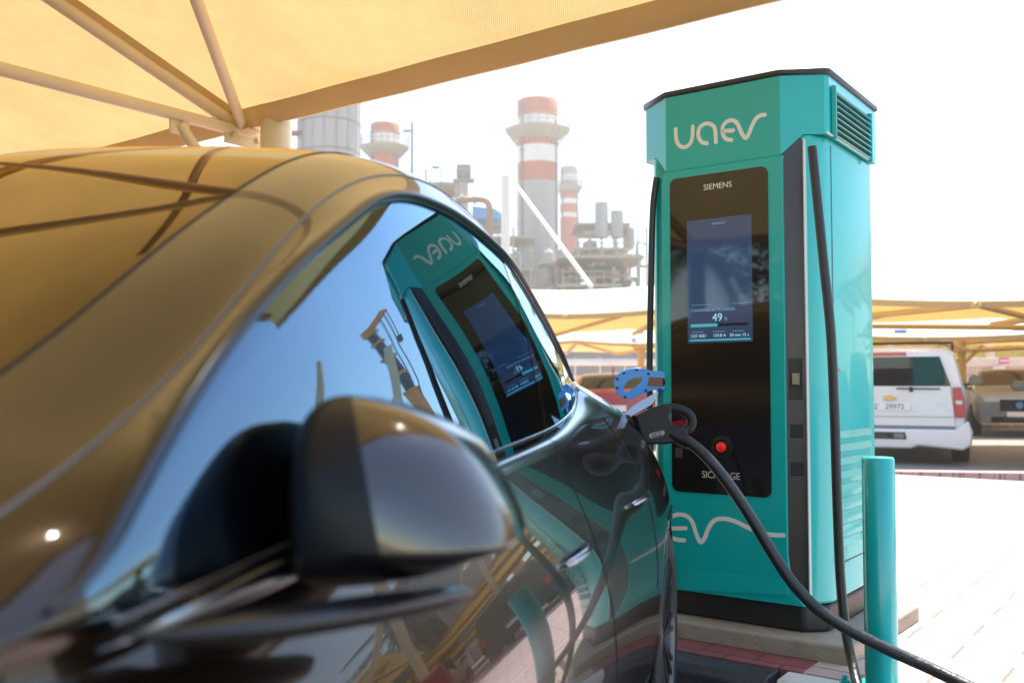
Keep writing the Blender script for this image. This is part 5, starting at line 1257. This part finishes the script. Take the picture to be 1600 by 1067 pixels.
# red cabinet on a post, to the right of the picture, mirrored in the car door
cb = empty('fire_cabinet', (3.15, 4.3, PZ), -R(35), label='red metal cabinet on a grey post right of the bollard, mirrored in the car door', cat='cabinet')
addbox(cb, 'cabinet_box', (0, 0, .62), (.42, .22, .60), 'sign_red', .012); addbox(cb, 'cabinet_door', (0, -.115, .62), (.38, .012, .56), 'sign_red', .006)
mb = MB(); mb.tube([(0, .02, 0), (0, .02, .35)], .03, 12); mb.build('post', 'plant_grey', cb)
# leaning cream poles right of the picture
for (x_, y_, dx, dy, h_, l_) in ((6.3, 7.4, -.7, .5, 3.9, 'cream leaning canopy pole right of the parked foreground car'), (8.2, 12.6, -.5, .3, 4.6, 'cream forked canopy pole beyond the red cabinet')):
    e = empty('canopy_pole', (x_, y_, .16), 0, label=l_, cat='pole')
    mb = MB(); mb.tube([(0, 0, 0), (dx*.3, dy*.3, h_*.5), (dx, dy, h_)], .075, 16); mb.build('shaft', 'cream_steel', e, angle=50)
    mb = MB(); mb.tube([(dx*.6, dy*.6, h_*.72), (dx*.6+.9, dy*.6-.3, h_*.5)], .045, 12); mb.build('fork', 'cream_steel', e, angle=50)
# a near canopy edge to the right
far_canopy(9., 18, [(7.5, 2.9), (10.2, 3.5), (13., 2.9)], 2, 'cream canopy over dark parked cars right of the picture, mirrored in the door', R(-32), posts=(13.5,), postY=10.2)
# mobile crane
ce = empty('mobile_crane', (31.0, 48.6, 0), 0, label='orange and black telescopic crane right of the picture, mirrored in the side window', cat='crane')
b0_, b1_ = Vector((0, 0, 2.2)), Vector((1.9, .5, 18.8)); dv = b1_-b0_
mb = MB(); mb.bar(b0_, b0_+dv*.48, .75, .9); mb.build('boom_base', 'crane_orange', ce, bevel=.05)
mb = MB(); mb.bar(b0_+dv*.48, b0_+dv*.74, .55, .6); mb.bar(b0_+dv*.74, b0_+dv*.97, .42, .5); bt = mb.build('boom_section', 'crane_black', ce, bevel=.03)
mb = MB()
for t, w_ in ((.48, .85), (.61, .7), (.74, .7), (.87, .6)): mb.bar(b0_+dv*t, b0_+dv*(t+.022), w_, w_+.1)
mb.bar(b0_+dv*.955, b0_+dv*1.01, .7, .7); mb.bar(b0_+dv*.99, b0_+dv*.99+Vector((-1.7, 0, .9)), .5, .4); mb.build('boom_collar', 'crane_orange', bt, bevel=.02)
mb = MB()
for k in range(2): mb.tube([b0_+dv*.99+Vector((-1.5+.4*k, 0, .8)), Vector((.3+.5*k, .6, 11)), Vector((.9, .4, 5))], .05, 5)
mb.tube([b0_+dv*.99+Vector((-1.8, 0, .8)), Vector((.1, .6, 16.0))], .04, 5); mb.lathe([(.001, 15.3), (.22, 15.5), (.22, 16.1), (.001, 16.3)], c=(.1, .6, 0), seg=10); mb.build('hoist_rope', 'crane_black', ce)
mb = MB(); mb.box((0, 0, 1.5), (2.4, 4.2, 1.6)); mb.box((-.6, -3.4, 1.6), (1.6, 2.0, 1.8)); mb.box((0, -1, .75), (2.5, 9, .5)); mb.build('carrier', 'crane_orange', ce, bevel=.08)
for y_ in (-4.6, -3, 1, 2.5):
    mb = MB(); mb.lathe([(.001, -1.3), (.6, -1.3), (.62, -1.2), (.62, 1.2), (.6, 1.3), (.001, 1.3)], c=(0, y_, .62), axis='X', seg=20); mb.build('wheel', 'tyre', ce, angle=40)

# ------------------------------------------------------------------ trees (to the sides and behind the camera; mirrored in the screen, the windows and the paint)
def leaf_quads(mb, c, r, n, s, rnd, squash=.8):
    for _ in range(n):
        d = Vector((rnd.gauss(0, 1), rnd.gauss(0, 1), rnd.gauss(0, 1)*squash)).normalized()*r*(rnd.random()**.45); p = c+d
        u = Vector((rnd.gauss(0, 1), rnd.gauss(0, 1), rnd.gauss(0, 1))).normalized(); v = u.orthogonal().normalized(); k = s*rnd.uniform(.6, 1.3)
        mb.add([p-u*k, p+v*k*.45, p+u*k, p-v*k*.45], [(0, 1, 2, 3)])
def tree(x, y, h, cr, label, seed):
    rnd = random.Random(seed); e = empty('broadleaf_tree', (x, y, 0), 0, label=label, cat='tree')
    mb = MB(); mb.tube([(0, 0, 0), (.1, .05, h*.3), (-.05, .1, h*.6), (0, 0, h*.85)], [.22, .17, .11, .04], 10)
    cl_ = MB()
    for k in range(26):
        a = rnd.uniform(0, 6.28); q = rnd.uniform(.2, 1)*cr; z = h*rnd.uniform(.42, 1.0); q *= math.sqrt(max(.1, 1-((z/h-.62)/.45)**2)); c_ = Vector((q*math.cos(a), q*math.sin(a), z))
        mb.tube([(0, 0, h*rnd.uniform(.3, .6)), c_*.6+Vector((0, 0, h*.18)), c_], [.07, .045, .015], 6); leaf_quads(cl_, c_, cr*rnd.uniform(.25, .42), 230, .13, rnd)
    mb.build('trunk', 'bark', e, angle=60); cl_.build('crown', 'leaf', e, smooth=False, weld=False)
def palm(x, y, h, label, seed):
    rnd = random.Random(seed); e = empty('palm_tree', (x, y, 0), 0, label=label, cat='tree')
    mb = MB(); pts = [(0.02*math.sin(z_*3), 0, z_) for z_ in np.arange(0, h+.01, .25)]; mb.tube(pts, [.2+.03*(i % 2) for i in range(len(pts))], 12); mb.build('trunk', 'bark', e, angle=60)
    fr_ = MB()
    for k in range(34):
        a = rnd.uniform(0, 6.28); el = rnd.uniform(-.5, 1.25); L_ = rnd.uniform(2.0, 2.8); d = Vector((math.cos(a), math.sin(a), 0)); prev = None
        for s_ in range(15):
            t = s_/14; ph = el-1.3*t; p = Vector((0, 0, h))+d*(L_*t*math.cos(el-.5*t))+Vector((0, 0, L_*(t*math.sin(el)-.55*t*t)))
            if prev is not None:
                tg_ = (p-prev).normalized(); sd_ = tg_.cross(Vector((0, 0, 1))).normalized()
                fr_.bar(prev, p, .03)
                for s2 in (1, -1):
                    for q in (0, .5):
                        b_ = prev.lerp(p, q); l2 = .55*math.sin(math.pi*min(1, t*.9+.12))+.08; tip = b_+(sd_*s2*.8+tg_*.5+Vector((0, 0, -.25))).normalized()*l2; fr_.add([b_, b_+tg_*.05, tip], [(0, 1, 2)])
            prev = p
    fr_.build('crown', 'palmleaf', e, smooth=False, weld=False)
palm(-17.5, -6.0, 4.6, 'date palm left behind the camera, mirrored in the charger screen', 1)
tree(-15.0, -9.5, 7.0, 3.0, 'broad green tree behind the camera, mirrored in the charger screen', 2)
tree(-21, -2.5, 5.0, 2.6, 'bushy tree left behind the camera, next to the date palm', 3)
palm(18.5, 21.5, 5.6, 'date palm far right of the picture, taller one, mirrored in the front window', 4)
palm(21.0, 20.0, 4.6, 'date palm far right of the picture, shorter one beside the taller palm', 5)
tree(27, 26, 6, 3.5, 'green tree far right of the picture near the grey building', 6)
mb = MB(); mb.box((45, 50, 4.5), (16, 10, 9)); mb.box((40, 48, 6.5), (5, 6, 13)); o = mb.build('office_building', 'grey_building', smooth=False); tag(o, 'grey flat roofed building far right of the picture', 'building')

# ------------------------------------------------------------------ air
hz = bpy.data.materials.new('haze_air'); hz.use_nodes = True; t = hz.node_tree; t.nodes.clear()
ho = nd(t, 'ShaderNodeOutputMaterial'); hv = nd(t, 'ShaderNodeVolumePrincipled'); hv.inputs['Color'].default_value = (1, .92, .82, 1); hv.inputs['Density'].default_value = .0021
hv.inputs['Anisotropy'].default_value = .35
t.links.new(hv.outputs[0], ho.inputs['Volume'])
mb = MB(); mb.box((0, 60, 24), (240, 240, 50)); o = mb.build('haze', hz, smooth=False); tag(o, kind='stuff', label='thin bright haze over the plant', cat='haze')
